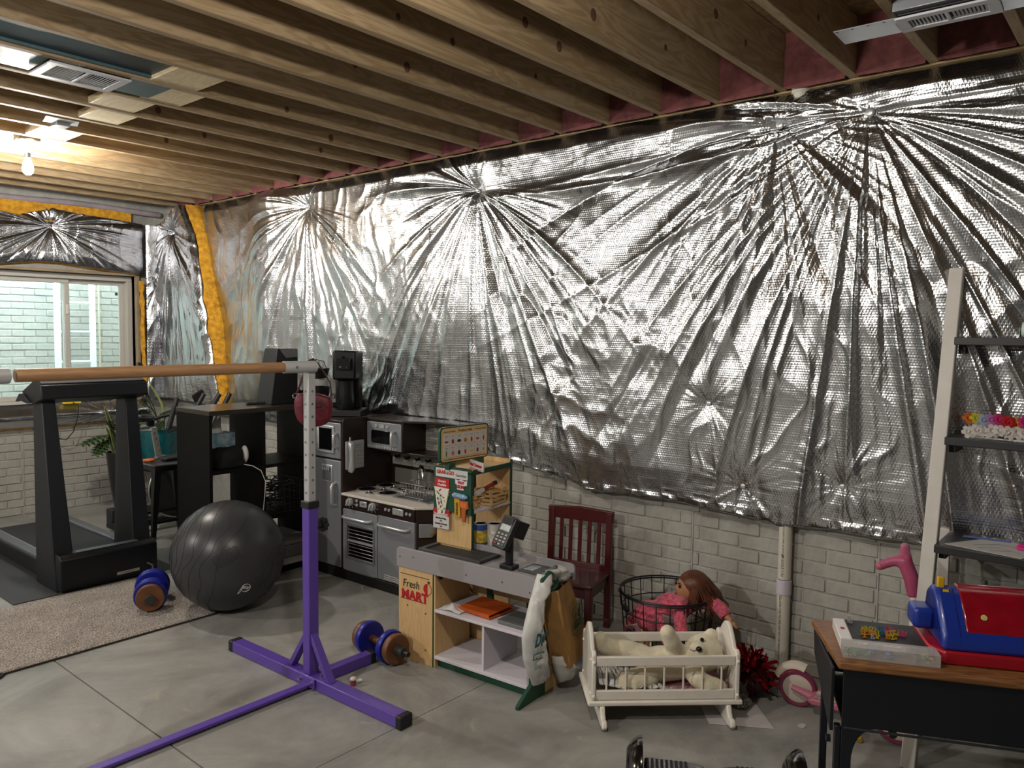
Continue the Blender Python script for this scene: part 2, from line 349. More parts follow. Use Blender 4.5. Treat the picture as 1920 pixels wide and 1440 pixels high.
m_yel = M('yellow_glass_wool', 'dda42c', .95, var=.35, scale=26, bump=1.0, bscale=70, col2='b07a1c')
m_pin = M('washer_clear', 'c9c9c9', .3, metal=.6)
def pleats(y, z, pins, sd):
    """height of the star-shaped folds that run out from every washer"""
    r_ = random.Random(sd); h = np.zeros_like(y); dip = np.zeros_like(y); near = np.zeros_like(y)
    for (py, pz, A, nf, Ldn, Lsd, lo, hi) in pins:
        dy = y-py; dz = z-pz; r = np.hypot(dy, dz)+1e-6; phi = np.arctan2(dz, dy)
        dnn = np.clip(-np.sin(phi), 0, 1); Lp = Lsd+(Ldn-Lsd)*dnn**1.5; c0 = math.radians((lo+hi)/2); w0 = math.radians((hi-lo)/2)
        off = np.abs((phi-c0+PI) % (2*PI)-PI); win = np.clip((w0+.25-off)/.3, 0, 1)
        bend = .35*np.cos(phi)*r*.5
        fan = .070*(1-ridg((phi+bend)*5.5+sd, r*.6, sd+1))**.8+.024*ridg((phi+bend)*13+.5*r, r*.8, sd+2)**1.5+.004*ridg((phi+bend)*34, r*2, sd+3)
        h += A*win*fan*np.minimum(r, .8)**.85*np.exp(-(r/(Lp*.85))**2.4)
        for i in range(nf//2):
            ph = math.radians(lo+(hi-lo)*(i+r_.uniform(.1, .9))/(nf//2)); wv = r_.uniform(.018, .042)
            dn = max(0, -math.sin(ph)); Lf = (Lsd+(Ldn-Lsd)*dn)*r_.uniform(.5, 1.2); sag = r_.uniform(-.1, .22)*math.cos(ph)
            a = phi-ph+sag*r; a = (a+PI) % (2*PI)-PI; wd = wv*np.minimum(r, .7)+.0035
            t = np.where(np.abs(a) < 1.2, r*a/wd, 9.); h += A*r_.uniform(.6, 1.5)*wd*1.1*np.exp(-np.abs(t)**1.4)*np.exp(-(r/Lf)**2.2)
        dip = np.maximum(dip, A*np.exp(-(r/.07)**1.3)); near = np.maximum(near, win*A*np.exp(-(r/(Lp*.6))**2))
    return h, dip, near
def crumple(y, z, sd, k=1.0, near=0.0):
    w1 = fbm(y*2.2, z*2.2, sd+1, 3); m1 = np.clip((fbm(y*1.3, z*1.3, sd+2, 3)-.33)*3, 0, 1.2)*(1-.75*near)
    # hanging folds wandering sideways, sharp crossed creases, fine crinkle
    f = ridg(y*6.5+w1*4.0+z*.7, z*.6+w1*.6, sd+3)**1.8*.0085*(1-.8*near)+ridg(y*14+w1*4-z*.8, z*1.0, sd+4)**1.6*.0048+ridg(y*30+w1*5+z*.5, z*1.8, sd+14)*.0016
    c = ridg(y*3.4+z*2.6+w1*3, z*3-y*2.0, sd+5)*.020*m1+ridg(y*8.5+w1*4, z*7-y*2, sd+6)*.0085*m1+ridg(y*19-z*6, z*15+w1*5, sd+8)*.0030*m1+ridg(y*45, z*34+w1*9, sd+7)*.0004
    return (f+c)*k
Yd = np.concatenate([np.arange(-1.0, 3.1, .0047), np.arange(3.1, 6.45, .0078)])
nz_ = 300
PINS_R = [(1.01, 2.49, 1.0, 44, 2.2, 1.7, -178, 32), (1.39, 2.50, .85, 26, 1.15, .55, -185, 170), (3.23, 2.41, 1.0, 34, 1.5, .60, -168, 120), (4.93, 2.47, .9, 30, 1.25, .45, -165, 140),
          (1.69, 1.23, .5, 8, .18, .17, -180, 180), (1.51, .85, .5, 8, .18, .20, -180, 180), (1.06, .91, .5, 8, .20, .22, -180, 180), (-.6, 2.45, 1.0, 26, 1.6, .8, -178, 20), (.15, .95, .6, 10, .3, .3, -180, 180)]
zbot = np.interp(Yd, [-1.2, .3, .74, .9, 1.1, 1.33, 1.68, 1.94, 2.4, 2.63, 2.93, 3.41, 3.81, 4.54, 5.06, 6.5], [.73, .71, .71, .705, .71, .69, .72, .73, .71, .76, .80, .92, .93, .86, .84, .82])+.018*(fbm(Yd*6, Yd*0, 44, 3)-.45)
ztop = 2.632+.012*(fbm(Yd*3, Yd*0, 45, 3)-.5)
V = np.linspace(0, 1, nz_)
Yg = np.repeat(Yd[:, None], nz_, 1); Zg = zbot[:, None]+(ztop-zbot)[:, None]*V[None]
h, dip, near = pleats(Yg, Zg, PINS_R, 11)
base = .050+.050*fbm(Yg*1.1, Zg*.9, 77, 3)+.10*np.exp(-((Yg-5.38)/.27)**2)*np.clip((Zg-.9)/.5, 0, 1)
edge = np.minimum(1, (Zg-zbot[:, None])/.16); edget = np.minimum(1, (ztop[:, None]-Zg)/.07)
D = base*(.55+.45*np.sqrt(np.clip(edge, 0, 1)))*(1-.55*dip)+h*.9+crumple(Yg, Zg, 20, 1.0, near)*(.4+.6*np.clip(edge, 0, 1))
D += (1-np.clip(edge, 0, 1))**2*.020*(ridg(Yg*9, Zg*14, 61)+.6*ridg(Yg*23, Zg*30, 62))
D = np.maximum(D*(.62+.38*edget), .012)
Xg = XW-D
foil = thing('foil_insulation', 'long silver foil insulation blanket hung over the whole right concrete wall', 'insulation', (0, 0, 0))
P_ = np.stack([Xg, Yg, Zg], -1)
# turn the lower hem back to the wall, and the top flap onto the sill
hem = P_[:, :1].copy(); hem[..., 0] = XW-.004; hem[..., 2] += .012
topf = P_[:, -1:].copy(); topf[..., 0] = XW-.002; topf[..., 2] += .006
def fast_grid(name, Pm, m, parent):
    a, b_ = Pm.shape[:2]; me = bpy.data.meshes.new(name)
    idx = np.arange(a*b_).reshape(a, b_); q = np.stack([idx[:-1, :-1], idx[1:, :-1], idx[1:, 1:], idx[:-1, 1:]], -1).reshape(-1, 4)
    me.vertices.add(a*b_); me.vertices.foreach_set('co', Pm.astype(np.float32).reshape(-1))
    me.loops.add(q.size); me.loops.foreach_set('vertex_index', q.astype(np.int32).reshape(-1))
    me.polygons.add(len(q)); me.polygons.foreach_set('loop_start', (np.arange(len(q))*4).astype(np.int32)); me.polygons.foreach_set('use_smooth', [True]*len(q))
    me.update(calc_edges=True); me.validate(); me.materials.append(m)
    o = bpy.data.objects.new(name, me); C.objects.link(o); o.parent = parent; return o
fast_grid('foil_sheet', np.concatenate([hem, P_, topf], 1), m_foil, foil)
tag(B().bx(XW-.045, XW-.004, -1.1, 6.3, 1.05, 2.55).obj('batt_core', M('batt_core', 'b98f7c', .95), foil), 'pinkish wool core hidden behind the foil')
wash = B().lathe([(0, .006), (.010, .006), (.016, .004), (.019, 0), (0, 0)], n=16, axis=(-1, 0, 0)).obj('washer', m_pin, foil)
for i, (py, pz) in enumerate([(1.01, 2.49), (1.39, 2.50), (3.23, 2.41), (4.93, 2.47), (1.69, 1.23), (1.51, .85), (1.06, .91)]):
    o = wash if i == 0 else wash.copy()
    if i: C.objects.link(o)
    iy = int(np.argmin(abs(Yd-py))); iz = int(np.argmin(abs(Zg[iy]-pz)))
    o.parent = foil; o.location = (Xg[iy, iz]-.004, py, pz); o.scale = (1, 1, 1) if i < 2 else (.7, .7, .7)
B().bx(XW-.06, XW+.0, -2.9, 7.1, 2.640, 2.648).obj('sill_plate', wood_mat('sill_wood', 'b39a72', 'a48960', (3, .3, 3)), ce)

# ---- blanket on the window wall: header over the window, and the drape that turns the corner
fw2 = thing('foil_insulation', 'silver foil insulation blanket draped round the window and into the corner', 'insulation', (0, 0, 0))
def sheet(name, S, Zb, Zt, path, pins, sd, base0, m, nrow, edges=True, k=1.0):
    Vv = np.linspace(0, 1, nrow); Sg = np.repeat(S[:, None], nrow, 1); zb = Zb[:, None]; zt = Zt[:, None]; Zz = zb+(zt-zb)*Vv[None]
    h, dip, near = pleats(Sg, Zz, pins, sd)
    e = np.clip(np.minimum((Zz-zb)/.08, (zt-Zz)/.08), 0, 1)
    Dd = (base0+.03*fbm(Sg*2.2, Zz*2.2, sd, 3))*(.6+.4*np.sqrt(e))*(1-.6*dip)+h*.9+crumple(Sg, Zz, sd, k, near)
    Pm = path(Sg, Zz, Dd); return fast_grid(name, Pm, m, fw2), Pm
S = np.arange(1.2, 3.30, .006)
zt_ = np.interp(S, [1.2, 2.0, 2.30, 2.55, 2.75, 3.30], [2.49, 2.49, 2.47, 2.555, 2.53, 2.50])+.008*fbm(S*15, S*0, 3)
zb_ = np.interp(S, [1.2, 2.15, 2.45, 2.6, 2.85, 3.30], [2.06, 2.065, 2.105, 2.105, 2.08, 2.035])
_, PH = sheet('foil_header', S, zb_, zt_, lambda s, z, d: np.stack([s, YB-d, z], -1), [(2.54, 2.40, 1.0, 36, .45, .75, -180, 170), (1.6, 2.38, 1.0, 24, .4, .5, -180, 180)], 31, .055, m_foil2, 90, k=.8)
hemb = PH[:, :1].copy()
B().grid(np.concatenate([PH[:, :1]+np.array([0, .012, .002]), PH[:, :1]*np.array([1, 0, 1])+np.array([0, YB-.004, -.012])], 1)).obj('wool_edge', m_yel, fw2, smooth=180)
b = B(); sx = np.linspace(1.2, 3.2, 140); tz = np.linspace(0, 1, 8)
Sg, Tg = np.meshgrid(sx, tz, indexing='ij'); b.grid(np.stack([Sg, YB-.05-.012*fbm(Sg*22, Tg*6, 8), 2.44+Tg*.155], -1))
tag(b.obj('wool_strip', m_yel, fw2, smooth=180), 'bare yellow glass wool above the foil header')
b = B(); pts = [(x, YB-.045+.006*math.sin(x*9), 2.612+.008*math.sin(x*5)) for x in np.linspace(1.2, 3.46, 40)]
b.tube(pts, .026, 10).obj('sill_seal_roll', M('sill_seal', '9a8f97', .7, var=.15), fw2)
# skirt under the window, lying over the sill
S = np.arange(1.2, 3.30, .007)
def skirt(s, z, d): return np.stack([s, YB-d-.10*np.clip((.93-z)/.10, 0, 1)**.7+.06*np.clip((.80-z)/.06, 0, 1)+.02, z], -1)
_, PS = sheet('foil_skirt', S, S*0+.725+.012*fbm(S*8, S*0, 5), S*0+.925, skirt, [(1.75, .84, .6, 12, .3, .5, -180, 180), (2.95, .8, .6, 12, .3, .5, -180, 180)], 37, .03, m_foil2, 60, k=.7)
B().grid(np.concatenate([PS[:, :1], PS[:, :1]*np.array([1, 0, 1])+np.array([0, YB-.002, -.02])], 1)).obj('wool_edge', m_yel, fw2, smooth=180)
# corner drape: s runs along the back wall, round the corner, then along the right wall towards the camera
S0, SC_, R_ = 3.29, 3.42, .10
S = np.arange(S0, 4.62, .0065)
def corner(s, z, d):
    X1 = XW-.02; Y1 = YB-.02; d = d
    la = X1-R_-S0                                   # straight run on the back wall
    t = np.clip((s-S0-la)/(R_*PI/2), 0, 1)*PI/2
    x = np.where(s < S0+la, s, X1-R_+R_*np.sin(t)); y = np.where(s < S0+la, Y1, Y1-R_+R_*np.cos(t))
    ex = np.clip(s-S0-la-R_*PI/2, 0, 9); y = y-ex
    return np.stack([x-d*np.sin(t), y-d*np.cos(t), z], -1)
# right hand edge slants: it hangs further along the wall towards the bottom
nrow = 200; Vv = np.linspace(0, 1, nrow)
U = np.linspace(0, 1, 200)[:, None]; Zz = (.93+(2.60-.93)*Vv)[None]
send = np.interp(Zz, [.9, 1.1, 1.5, 2.0, 2.35, 2.62], [4.66, 4.64, 4.57, 4.43, 4.30, 4.14])
toplim = np.interp(S0+(send-S0)*U, [3.29, 3.55, 3.75, 3.95, 4.2], [2.49, 2.48, 2.52, 2.61, 2.635]); 
Sg = S0+(send-S0)*U+0*Zz; Zg2 = .93+(toplim-.93)*Vv[None]
h, dip, near = pleats(Sg, Zg2, [(3.86, 2.42, 1.0, 34, 1.3, .28, -160, 160), (3.40, 2.05, .5, 10, .8, .2, -180, 180)], 51)
e = np.clip(np.minimum(U/.04, (1-U)/.05), 0, 1)
Dd = (.09+.075*U+.035*fbm(Sg*2, Zg2*1.2, 52, 3))*(1-.5*dip)*(.8+.2*np.sqrt(e))+h*.8+crumple(Sg, Zg2, 53, .9, near)
PC = corner(Sg, Zg2, Dd); fast_grid('foil_drape', PC, m_foil2, fw2)
# its cut edge shows the yellow wool
E = PC[-1]; nE = len(E); wd = np.linspace(0, 1, 9)
Pm = np.zeros((nE, 9, 3))
for i in range(nE):
    q = E[i]; back = np.array([XW-.012, q[1]-.012, q[2]])
    for j, t in enumerate(wd):
        bul = .03*math.sin(PI*t)
        Pm[i, j] = q*(1-t)+back*t+np.array([0, -bul-.014*vn(np.array(q[2]*22.), np.array(t*5.), 9)-.008*vn(np.array(q[2]*60.), np.array(t*9.), 19), 0])
fast_grid('wool_edge', Pm, m_yel, fw2)
b = B(); zz = np.linspace(.95, 1.99, 60); Pm = np.zeros((60, 7, 3))
for i, z in enumerate(zz):
    for j, t in enumerate(np.linspace(0, 1, 7)):
        Pm[i, j] = (3.245+.035*t+.012*vn(np.array(z*14.), np.array(t*3.), 3)+.03*(2-z)*.4, YB-.03-.075*math.sin(PI*(.15+.7*t))-.02*vn(np.array(z*25.), np.array(t*6.), 4), z)
tag(fast_grid('wool_edge', Pm, m_yel, fw2), 'torn yellow wool edge beside the window frame')
for (s, z) in ((2.54, 2.40),):
    o = wash.copy(); C.objects.link(o); o.parent = fw2; o.location = (s, YB-.035, z); o.rotation_euler = (0, 0, PI/2); o.scale = (.8, .8, .8)
# ================================================================== gym corner
m_purple = M('purple_paint', '5a3fa0', .38, coat=.2); m_blk = M('black_plastic', '17181b', .5); m_sil = M('silver_paint', 'b2b4b5', .45, metal=.15)
m_beech = wood_mat('beech', 'a6805a', '9a7350', (.5, 6, 6), 6, .5); m_chrome = M('chrome', 'c8c8c8', .18, metal=1.0)
# ---- gymnastics / ballet bar
gb = thing('gymnastics_bar', 'purple steel gymnastics bar stand with one long wooden rail, red purse hung on it', 'exercise bar', (2.0, 2.83, 0))
def gym_stand(x, visible=True):
    rz = .03 if visible else 0
    B().box((x, 0, .027), (.060, 1.15, .050), rz=rz).obj('foot_beam', m_purple, gb, .004)
    for s in (-1, 1): B().box((x-s*.588*math.sin(rz), s*.588, .027), (.066, .034, .054), rz=rz).obj('end_cap', m_blk, gb, .006)
    B().box((x, 0, .42), (.050, .050, .76)).obj('post_sleeve', m_purple, gb, .004)
    B().box((x, 0, .806), (.058, .058, .032)).obj('collar', m_blk, gb, .004)
    B().box((x, 0, 1.085), (.038, .038, .60)).obj('inner_post', m_sil, gb, .004)
    for s in (-1, 1):
        B().prism([(s*.022, .24), (s*.022, .205), (s*.125, .052), (s*.155, .052)], (x, 0, 0), (0, 1, 0), (0, 0, 1), (1, 0, 0), .036).obj('brace', m_purple, gb, .002)
    B().cyl((x+.016, -.02, 1.405), (x+(-.13 if visible else .13), -.004, 1.405), .0255, n=20).obj('rail_sleeve', m_sil, gb, smooth=30)
gym_stand(.0); gym_stand(-1.27, False)
B().box((.175, -.012, .027), (.27, .050, .050)).obj('rear_foot', m_purple, gb, .004); B().box((.322, -.012, .027), (.034, .056, .054)).obj('end_cap', m_blk, gb, .006)
B().box((-.63, -.018, .016), (1.22, .044, .014)).obj('tie_bar', m_purple, gb, .003)
B().box((-.036, -.018, .034), (.006, .115, .044)).obj('bolt_plate', m_purple, gb, .002)
bolt = B().cyl((0, 0, 0), (-.008, 0, 0), .0095, n=6).cyl((-.008, 0, 0), (-.014, 0, 0), .0055, n=8).obj('bolt', m_chrome, gb)
for i, (y, z) in enumerate(((-.055, .036), (.022, .036))):
    o = bolt if i == 0 else bolt.copy()
    if i: C.objects.link(o)
    o.parent = gb; o.location = (-.039, y, z)
for y in (.055, -.062): child_copy(bolt, gb, (.012, y, .052), rot=(0, PI/2, 0))
for i in range(9): child_copy(bolt, gb, (-.0195, 0, .86+.055*i), (.35, .55, .55))
for i in range(9): child_copy(bolt, gb, (0, -.0195, .86+.055*i), (.35, .55, .55), (0, 0, PI/2))
B().cyl((-1.12, -.006, 1.405), (-.115, -.006, 1.405), .0215, n=24).obj('wooden_rail', m_beech, gb, smooth=30)
for x in (-.085, -1.19): B().cyl((x, -.03, 1.405), (x, -.036, 1.405), .006, n=8).obj('rail_screw', m_chrome, gb)
b = B().cyl((.024, 0, .70), (.055, -.006, .704), .012, n=10)
for k in range(6): b.cyl((.05, -.006+.021*math.cos(k*PI/3), .704+.021*math.sin(k*PI/3)), (.074, -.006+.021*math.cos(k*PI/3), .708+.021*math.sin(k*PI/3)), .011, n=8)
b.cyl((.05, -.006, .704), (.074, -.006, .708), .022, n=14).obj('adjuster_knob', m_blk, gb)
# ---- purse hanging from the rail end
m_red = M('crimson_leather', '620f24', .55, var=.4, scale=38, bump=.6, bscale=50)
pu = thing('purse', 'small crimson purse hanging by its brown strap from the silver rail end', 'bag', (2.075, 2.905, 1.13))
b = B(); ex = Vector((.76, -.65, 0)); ey = Vector((.65, .76, 0))
prof = [(-.082, .145), (-.086, .10), (-.080, .05), (-.062, .014), (-.02, 0), (.025, 0), (.066, .016), (.083, .055), (.086, .105), (.080, .135), (.03, .150), (-.03, .162)]
for sc, off in ((.80, -.030), (1.0, -.016), (1.0, .016), (.80, .030)):
    b.v += [tuple(ex*(p[0]*sc)+ey*off+Vector((0, 0, .075+(p[1]-.075)*sc))) for p in prof]
n = len(prof)
for k in range(3): b.f += [(k*n+i, k*n+(i+1) % n, (k+1)*n+(i+1) % n, (k+1)*n+i) for i in range(n)]
b.f += [tuple(range(n-1, -1, -1)), tuple(range(3*n, 4*n))]
o = b.obj('purse_body', m_red, pu, smooth=180); md = o.modifiers.new('s', 'SUBSURF'); md.levels = 2; md.render_levels = 2
m_strap = M('brown_strap', '4a1e20', .5)
B().tube([ex*.078+Vector((0, 0, .14)), Vector((.045, -.06, .20)), Vector((-.030, -.078, .288)), Vector((-.06, -.085, .306)), Vector((-.085, -.085, .300)), Vector((-.090, -.06, .25)), -ex*.07+Vector((0, 0, .155))], .006, 8, flat=.5).obj('strap', m_strap, pu)
for s in (-1, 1): B().tube([(ex*.08*s+Vector((math.cos(a)*.011, 0, .140+math.sin(a)*.011))) for a in np.linspace(0, 2*PI, 13)[:-1]], .003, 6, closed=True).obj('ring', m_chrome, pu)
B().box(ex*.01-ey*.031+Vector((0, 0, .105)), (.055, .006, .03), rz=math.atan2(-.65, .76)).obj('buckle_tab', m_strap, pu, .003)

# ---- exercise ball
ball = thing('exercise_ball', 'large dark grey rubber exercise ball on the floor beside the rug corner', 'ball', (2.264, 3.974, .303))
R = .303; bl = M('ball_rubber', '393a3c', .34, var=.06, spec=.4)
B().ell((0, 0, 0), R, 64, 40).obj('ball_skin', bl, ball, smooth=180)
m_grv = M('ball_groove', '161616', .6)
A1 = Vector((.35, -.18, .92)).normalized(); A2 = Vector((.55, .83, -.05)); A2 = (A2-A1*A2.dot(A1)).normalized(); A3 = A1.cross(A2)
AX = Vector((.62, -.72, -.30)).normalized(); U = AX.orthogonal().normalized(); W_ = AX.cross(U)
for k, lat in enumerate((-64, -57, -50, -43, -36, -26, -15, -4, 9, 58, 66)):
    a0 = math.radians(lat); pts = []
    for i in range(180):
        th = 2*PI*i/180; la = a0+.045*math.sin(th*5+k*1.3)+.03*math.sin(th*11+k)*(k % 2)+.035*math.sin(th*2+k*.7)
        pts.append((AX*math.sin(la)+(U*math.cos(th)+W_*math.sin(th))*math.cos(la))*(R+.0002))
    B().tube(pts, .0009, 5, closed=True).obj('groove_ring', m_grv, ball)
vdir = Vector((-.49, -.80, .32)).normalized(); dots = B()
c0 = Vector((-.475, -.78, .20)).normalized(); tx = Vector((.80, -.47, .45)); tx = (tx-c0*tx.dot(c0)).normalized(); ty = c0.cross(tx)
for i in range(13):
    for j in range(6):
        d = (c0+tx*((i-6)*.036)+ty*((j-2.5)*.040+.018*(i % 2))).normalized(); x_ = d.orthogonal().normalized(); y_ = d.cross(x_); r = .0040
        dots.add([d*(R+.0012)]+[d*(R+.0003)+(x_*math.cos(a)+y_*math.sin(a))*r for a in np.linspace(0, 2*PI, 9)[:-1]], [(0, 1+k, 1+(k+1) % 8) for k in range(8)])
tag(dots.obj('grip_dots', m_grv, ball), kind='stuff')
m_wht = M('white_print', 'd9d9d4', .6)
def on_ball(px_dir, upv):
    d = Vector(px_dir).normalized(); upv = Vector(upv); upv = (upv-d*upv.dot(d)).normalized(); x = upv.cross(d); return frame(d*(R+.0012), x, upv)
F = on_ball((-.185, -.88, -.36), (.35, 0, 1))
text('logo_letters', 'AV', .026, m_wht, ball, F, ext=.0012, bold=.0008)
b = B(); ring = [F @ Vector((.024*math.cos(t), .024*math.sin(t), -.0005)) for t in np.linspace(0, 2*PI, 33)[:-1]]
b.tube(ring, .0016, 6, closed=True).obj('logo_ring', m_wht, ball)
F2 = on_ball((-.24, -.85, -.385), (1, .2, -.15)); text('logo_word', 'ATHLETIC', .0125, m_wht, ball, on_ball((-.27, -.87, -.39), (.95, -.3, -.55)), ext=.0012)

# ---- dumbbells
m_blue = M('blue_vinyl', '17208a', .38, var=.15, scale=30); m_brown = M('brown_vinyl', '6d4527', .45, var=.2, scale=20); m_dk = M('dark_rubber', '2c2e2c', .6)
def plate(b, c, ax, r, t):
    h = t/2; b.lathe([(.013, -h), (r*.55, -h*.7), (r*.8, -h), (r*.96, -h*.9), (r, -h*.35), (r, h*.35), (r*.96, h*.9), (r*.8, h), (r*.55, h*.7), (.013, h)], c, 28, ax); return b
def dumbbell(label, a, e, layout, rbar=.0125):
    a = Vector(a); e = Vector(e); L_ = (e-a).length; ax = (e-a).normalized(); t = thing('dumbbell', label, 'dumbbell', (a.x, a.y, 0), 0, 'hand weights on the floor')
    z = Vector((0, 0, a.z)); dz = ax*1.0
    B().cyl(z, z+ax*L_, rbar, n=16).obj('bar', m_blk, t)
    for kind, pos, r, th in layout:
        c = z+ax*pos
        if kind == 'collar': B().cyl(c-ax*th/2, c+ax*th/2, r, r*.8, n=18).obj('collar', m_dk, t, .003)
        elif kind == 'grip': B().cyl(c-ax*th/2, c+ax*th/2, r, n=16).obj('grip', m_brown, t)
        else: plate(B(), c, ax, r, th).obj('weight_plate', m_blue if kind == 'blue' else m_brown, t)
    return t
dumbbell('blue and brown dumbbell lying on the rug against the grey ball', (1.905, 4.155, .094), (2.10, 4.520, .094), [('collar', .012, .027, .035), ('brown', .045, .074, .04), ('blue', .085, .088, .036), ('blue', .122, .088, .036), ('grip', .19, .018, .12), ('blue', .245, .092, .036), ('blue', .283, .092, .036), ('brown', .32, .075, .036), ('collar', .36, .026, .04)], .012)
dumbbell('blue and brown dumbbell standing between the purple stand and the toy market', (2.392, 3.010, .080), (2.372, 2.605, .080), [('brown', .075, .070, .036), ('blue', .110, .0800, .034), ('grip', .19, .017, .13), ('blue', .272, .0800, .034), ('brown', .310, .072, .036), ('collar', .350, .027, .045)], .0115)

# ---- rug, rubber mat, treadmill
def carpet_mat():
    m = M('carpet_pile', '9a8c7c', .95); nt = m.node_tree; N = nt.nodes; L = nt.links; bs = N['Principled BSDF']; tc = N.new('ShaderNodeTexCoord')
    n = N.new('ShaderNodeTexNoise'); n.inputs['Scale'].default_value = 150; n.inputs['Detail'].default_value = 2; L.new(tc.outputs['Object'], n.inputs['Vector'])
    r = N.new('ShaderNodeValToRGB'); e = r.color_ramp.elements; e[0].position = .38; e[1].position = .62; e[0].color = (*hx('7b736b'), 1); e[1].color = (*hx('d3cac0'), 1); L.new(n.outputs['Fac'], r.inputs['Fac'])
    n3 = N.new('ShaderNodeTexNoise'); n3.inputs['Scale'].default_value = 7; L.new(tc.outputs['Object'], n3.inputs['Vector'])
    mx = N.new('ShaderNodeMix'); mx.data_type = 'RGBA'; mx.blend_type = 'MULTIPLY'; mx.inputs['Factor'].default_value = .45; L.new(r.outputs['Color'], mx.inputs[6]); L.new(n3.outputs['Fac'], mx.inputs[7]); L.new(mx.outputs[2], bs.inputs['Base Color'])
    bp = N.new('ShaderNodeBump'); bp.inputs['Distance'].default_value = .008; L.new(n.outputs['Fac'], bp.inputs['Height']); L.new(bp.outputs[0], bs.inputs['Normal']); return m
ex_ = np.arange(.15, 2.176, .012); ey_ = np.arange(3.935, 4.86, .012); Xg, Yg = np.meshgrid(ex_, ey_, indexing='ij')
dd = np.minimum.reduce([Xg-.15, 2.174-Xg, Yg-3.935, 4.858-Yg]); Zg = np.where(dd < .006, .001, .0125+.004*vn(Xg*90, Yg*90, 3))
Yg2 = Yg+.008*(fbm(Xg*3, Yg*0, 8)-.5)+.035*np.clip(.55-Xg, 0, 9)*0; rug = B().grid(np.stack([Xg, Yg2, Zg], -1)).obj('rug', carpet_mat(), None, smooth=180)
tag(rug, 'brown flecked carpet remnant in front of the black treadmill', 'rug')
tag(B().bx(.16, 2.17, 3.931, 3.9365, .0008, .009).obj('bound_edge', M('rug_binding', '2b2622', .9), rug), 'dark binding')
mat = B().bx(1.48, 2.425, 4.895, 6.75, .0005, .007).obj('floor_mat', M('rubber_mat', '3f4144', .75, bump=.4, bscale=200), None, .002); tag(mat, 'thin dark rubber floor mat under the treadmill', 'mat')
tm = thing('treadmill', 'black treadmill with tall slanted uprights, on a rubber mat by the window', 'treadmill', (2.0, 4.86, .007))
m_tm = M('treadmill_black', '12151b', .42, spec=.4); m_tm2 = M('treadmill_face', '171b22', .5); m_belt = M('belt_rubber', '26282b', .8, bump=.3, bscale=300); m_rail = M('rail_grey', '56595e', .4)
b = B(); b.prism([(.01, .012), (0, .03), (0, .20), (.03, .225), (.085, .225), (.085, .012)], (0, 0, 0), (0, 1, 0), (0, 0, 1), (1, 0, 0), .565).obj('motor_cover', m_tm, tm, .006)
B().box((.0, .052, .2265), (.36, .050, .004)).obj('cover_ledge', m_rail, tm, .001)
B().bx(-.27, .27, .09, 1.40, .03, .125).obj('deck', m_tm, tm, .008)
B().bx(-.205, .205, .088, 1.395, .12, .139).obj('belt', m_belt, tm, .004)
for s in (-1, 1):
    B().box((s*.243, .745, .140), (.062, 1.31, .026)).obj('side_rail', m_rail, tm, .006)
    B().box((s*.214, .745, .147), (.010, 1.31, .014)).obj('rail_trim', M('rail_trim', '8a8f9a', .35, metal=.5), tm, .002)
    x0 = s*.285; x1 = s*.195
    b = B(); vs = []
    for z, y0, y1, xa, xb in ((.0, .06, .375, s*.288, s*.165), (.20, .10, .375, s*.287, s*.175), (1.13, .235, .372, s*.280, s*.205)):
        vs += [(xa, y0, z), (xb, y0, z), (xb, y1, z), (xa, y1, z)]
    b.add(vs, [(3, 2, 1, 0), (8, 9, 10, 11)]+[(k*4+i, k*4+(i+1) % 4, k*4+4+(i+1) % 4, k*4+4+i) for k in range(2) for i in range(4)]).obj('upright', m_tm2, tm, .006)
b = B().prism([(.155, 1.215), (.135, 1.135), (.30, 1.098), (.43, 1.13), (.46, 1.165), (.25, 1.246)], (.0, 0, 0), (0, 1, 0), (0, 0, 1), (1, 0, 0), .62).obj('console', m_tm, tm, .006)
for s in (-1, 1): B().prism([(.30, 1.10), (.44, 1.115), (.50, 1.10), (.43, 1.155)], (s*.322, 0, 0), (0, 1, 0), (0, 0, 1), (1, 0, 0), .03).obj('console_grip', m_tm, tm, .006)
B().prism([(.168, 1.222), (.25, 1.250), (.25, 1.254), (.165, 1.226)], (0, 0, 0), (0, 1, 0), (0, 0, 1), (1, 0, 0), .60).obj('console_lip', M('console_grey', '4b4c50', .5), tm, .001)
F = frame((.10, -.0012, .055), (1, 0, .035), (0, 0, 1)); B().box((0, 0, 0), (.135, .018, .0015)).obj('name_plate', M('plate_silver', '9b9a94', .4), tm).matrix_local = F @ Matrix.Rotation(0, 4, 'X')
text('plate_text', 'MODEL 2.4', .010, M('ink_red', '7b2a2a', .6), tm, F @ Matrix.Translation((0, 0, .001)), ext=.0004)
B().tube([(.215, -.002, .085), (.235, -.03, .07), (.238, -.04, .03), (.24, -.045, .0)], .006, 8).obj('power_cord', M('cord_grey', '55554f', .6), tm)
for s in (-1, 1): B().cyl((s*.22, .05, .014), (s*.25, .05, .014), .014, n=14).obj('wheel', m_blk, tm)
# dark power cord end poking from under the rug
tag(B().tube([(1.13, 3.955, .006), (1.145, 3.93, .006), (1.12, 3.90, .006), (1.05, 3.895, .006), (.9, 3.90, .006)], .006, 8).obj('power_cord', m_blk), 'black cord loop on the floor at the near rug edge', 'cord')
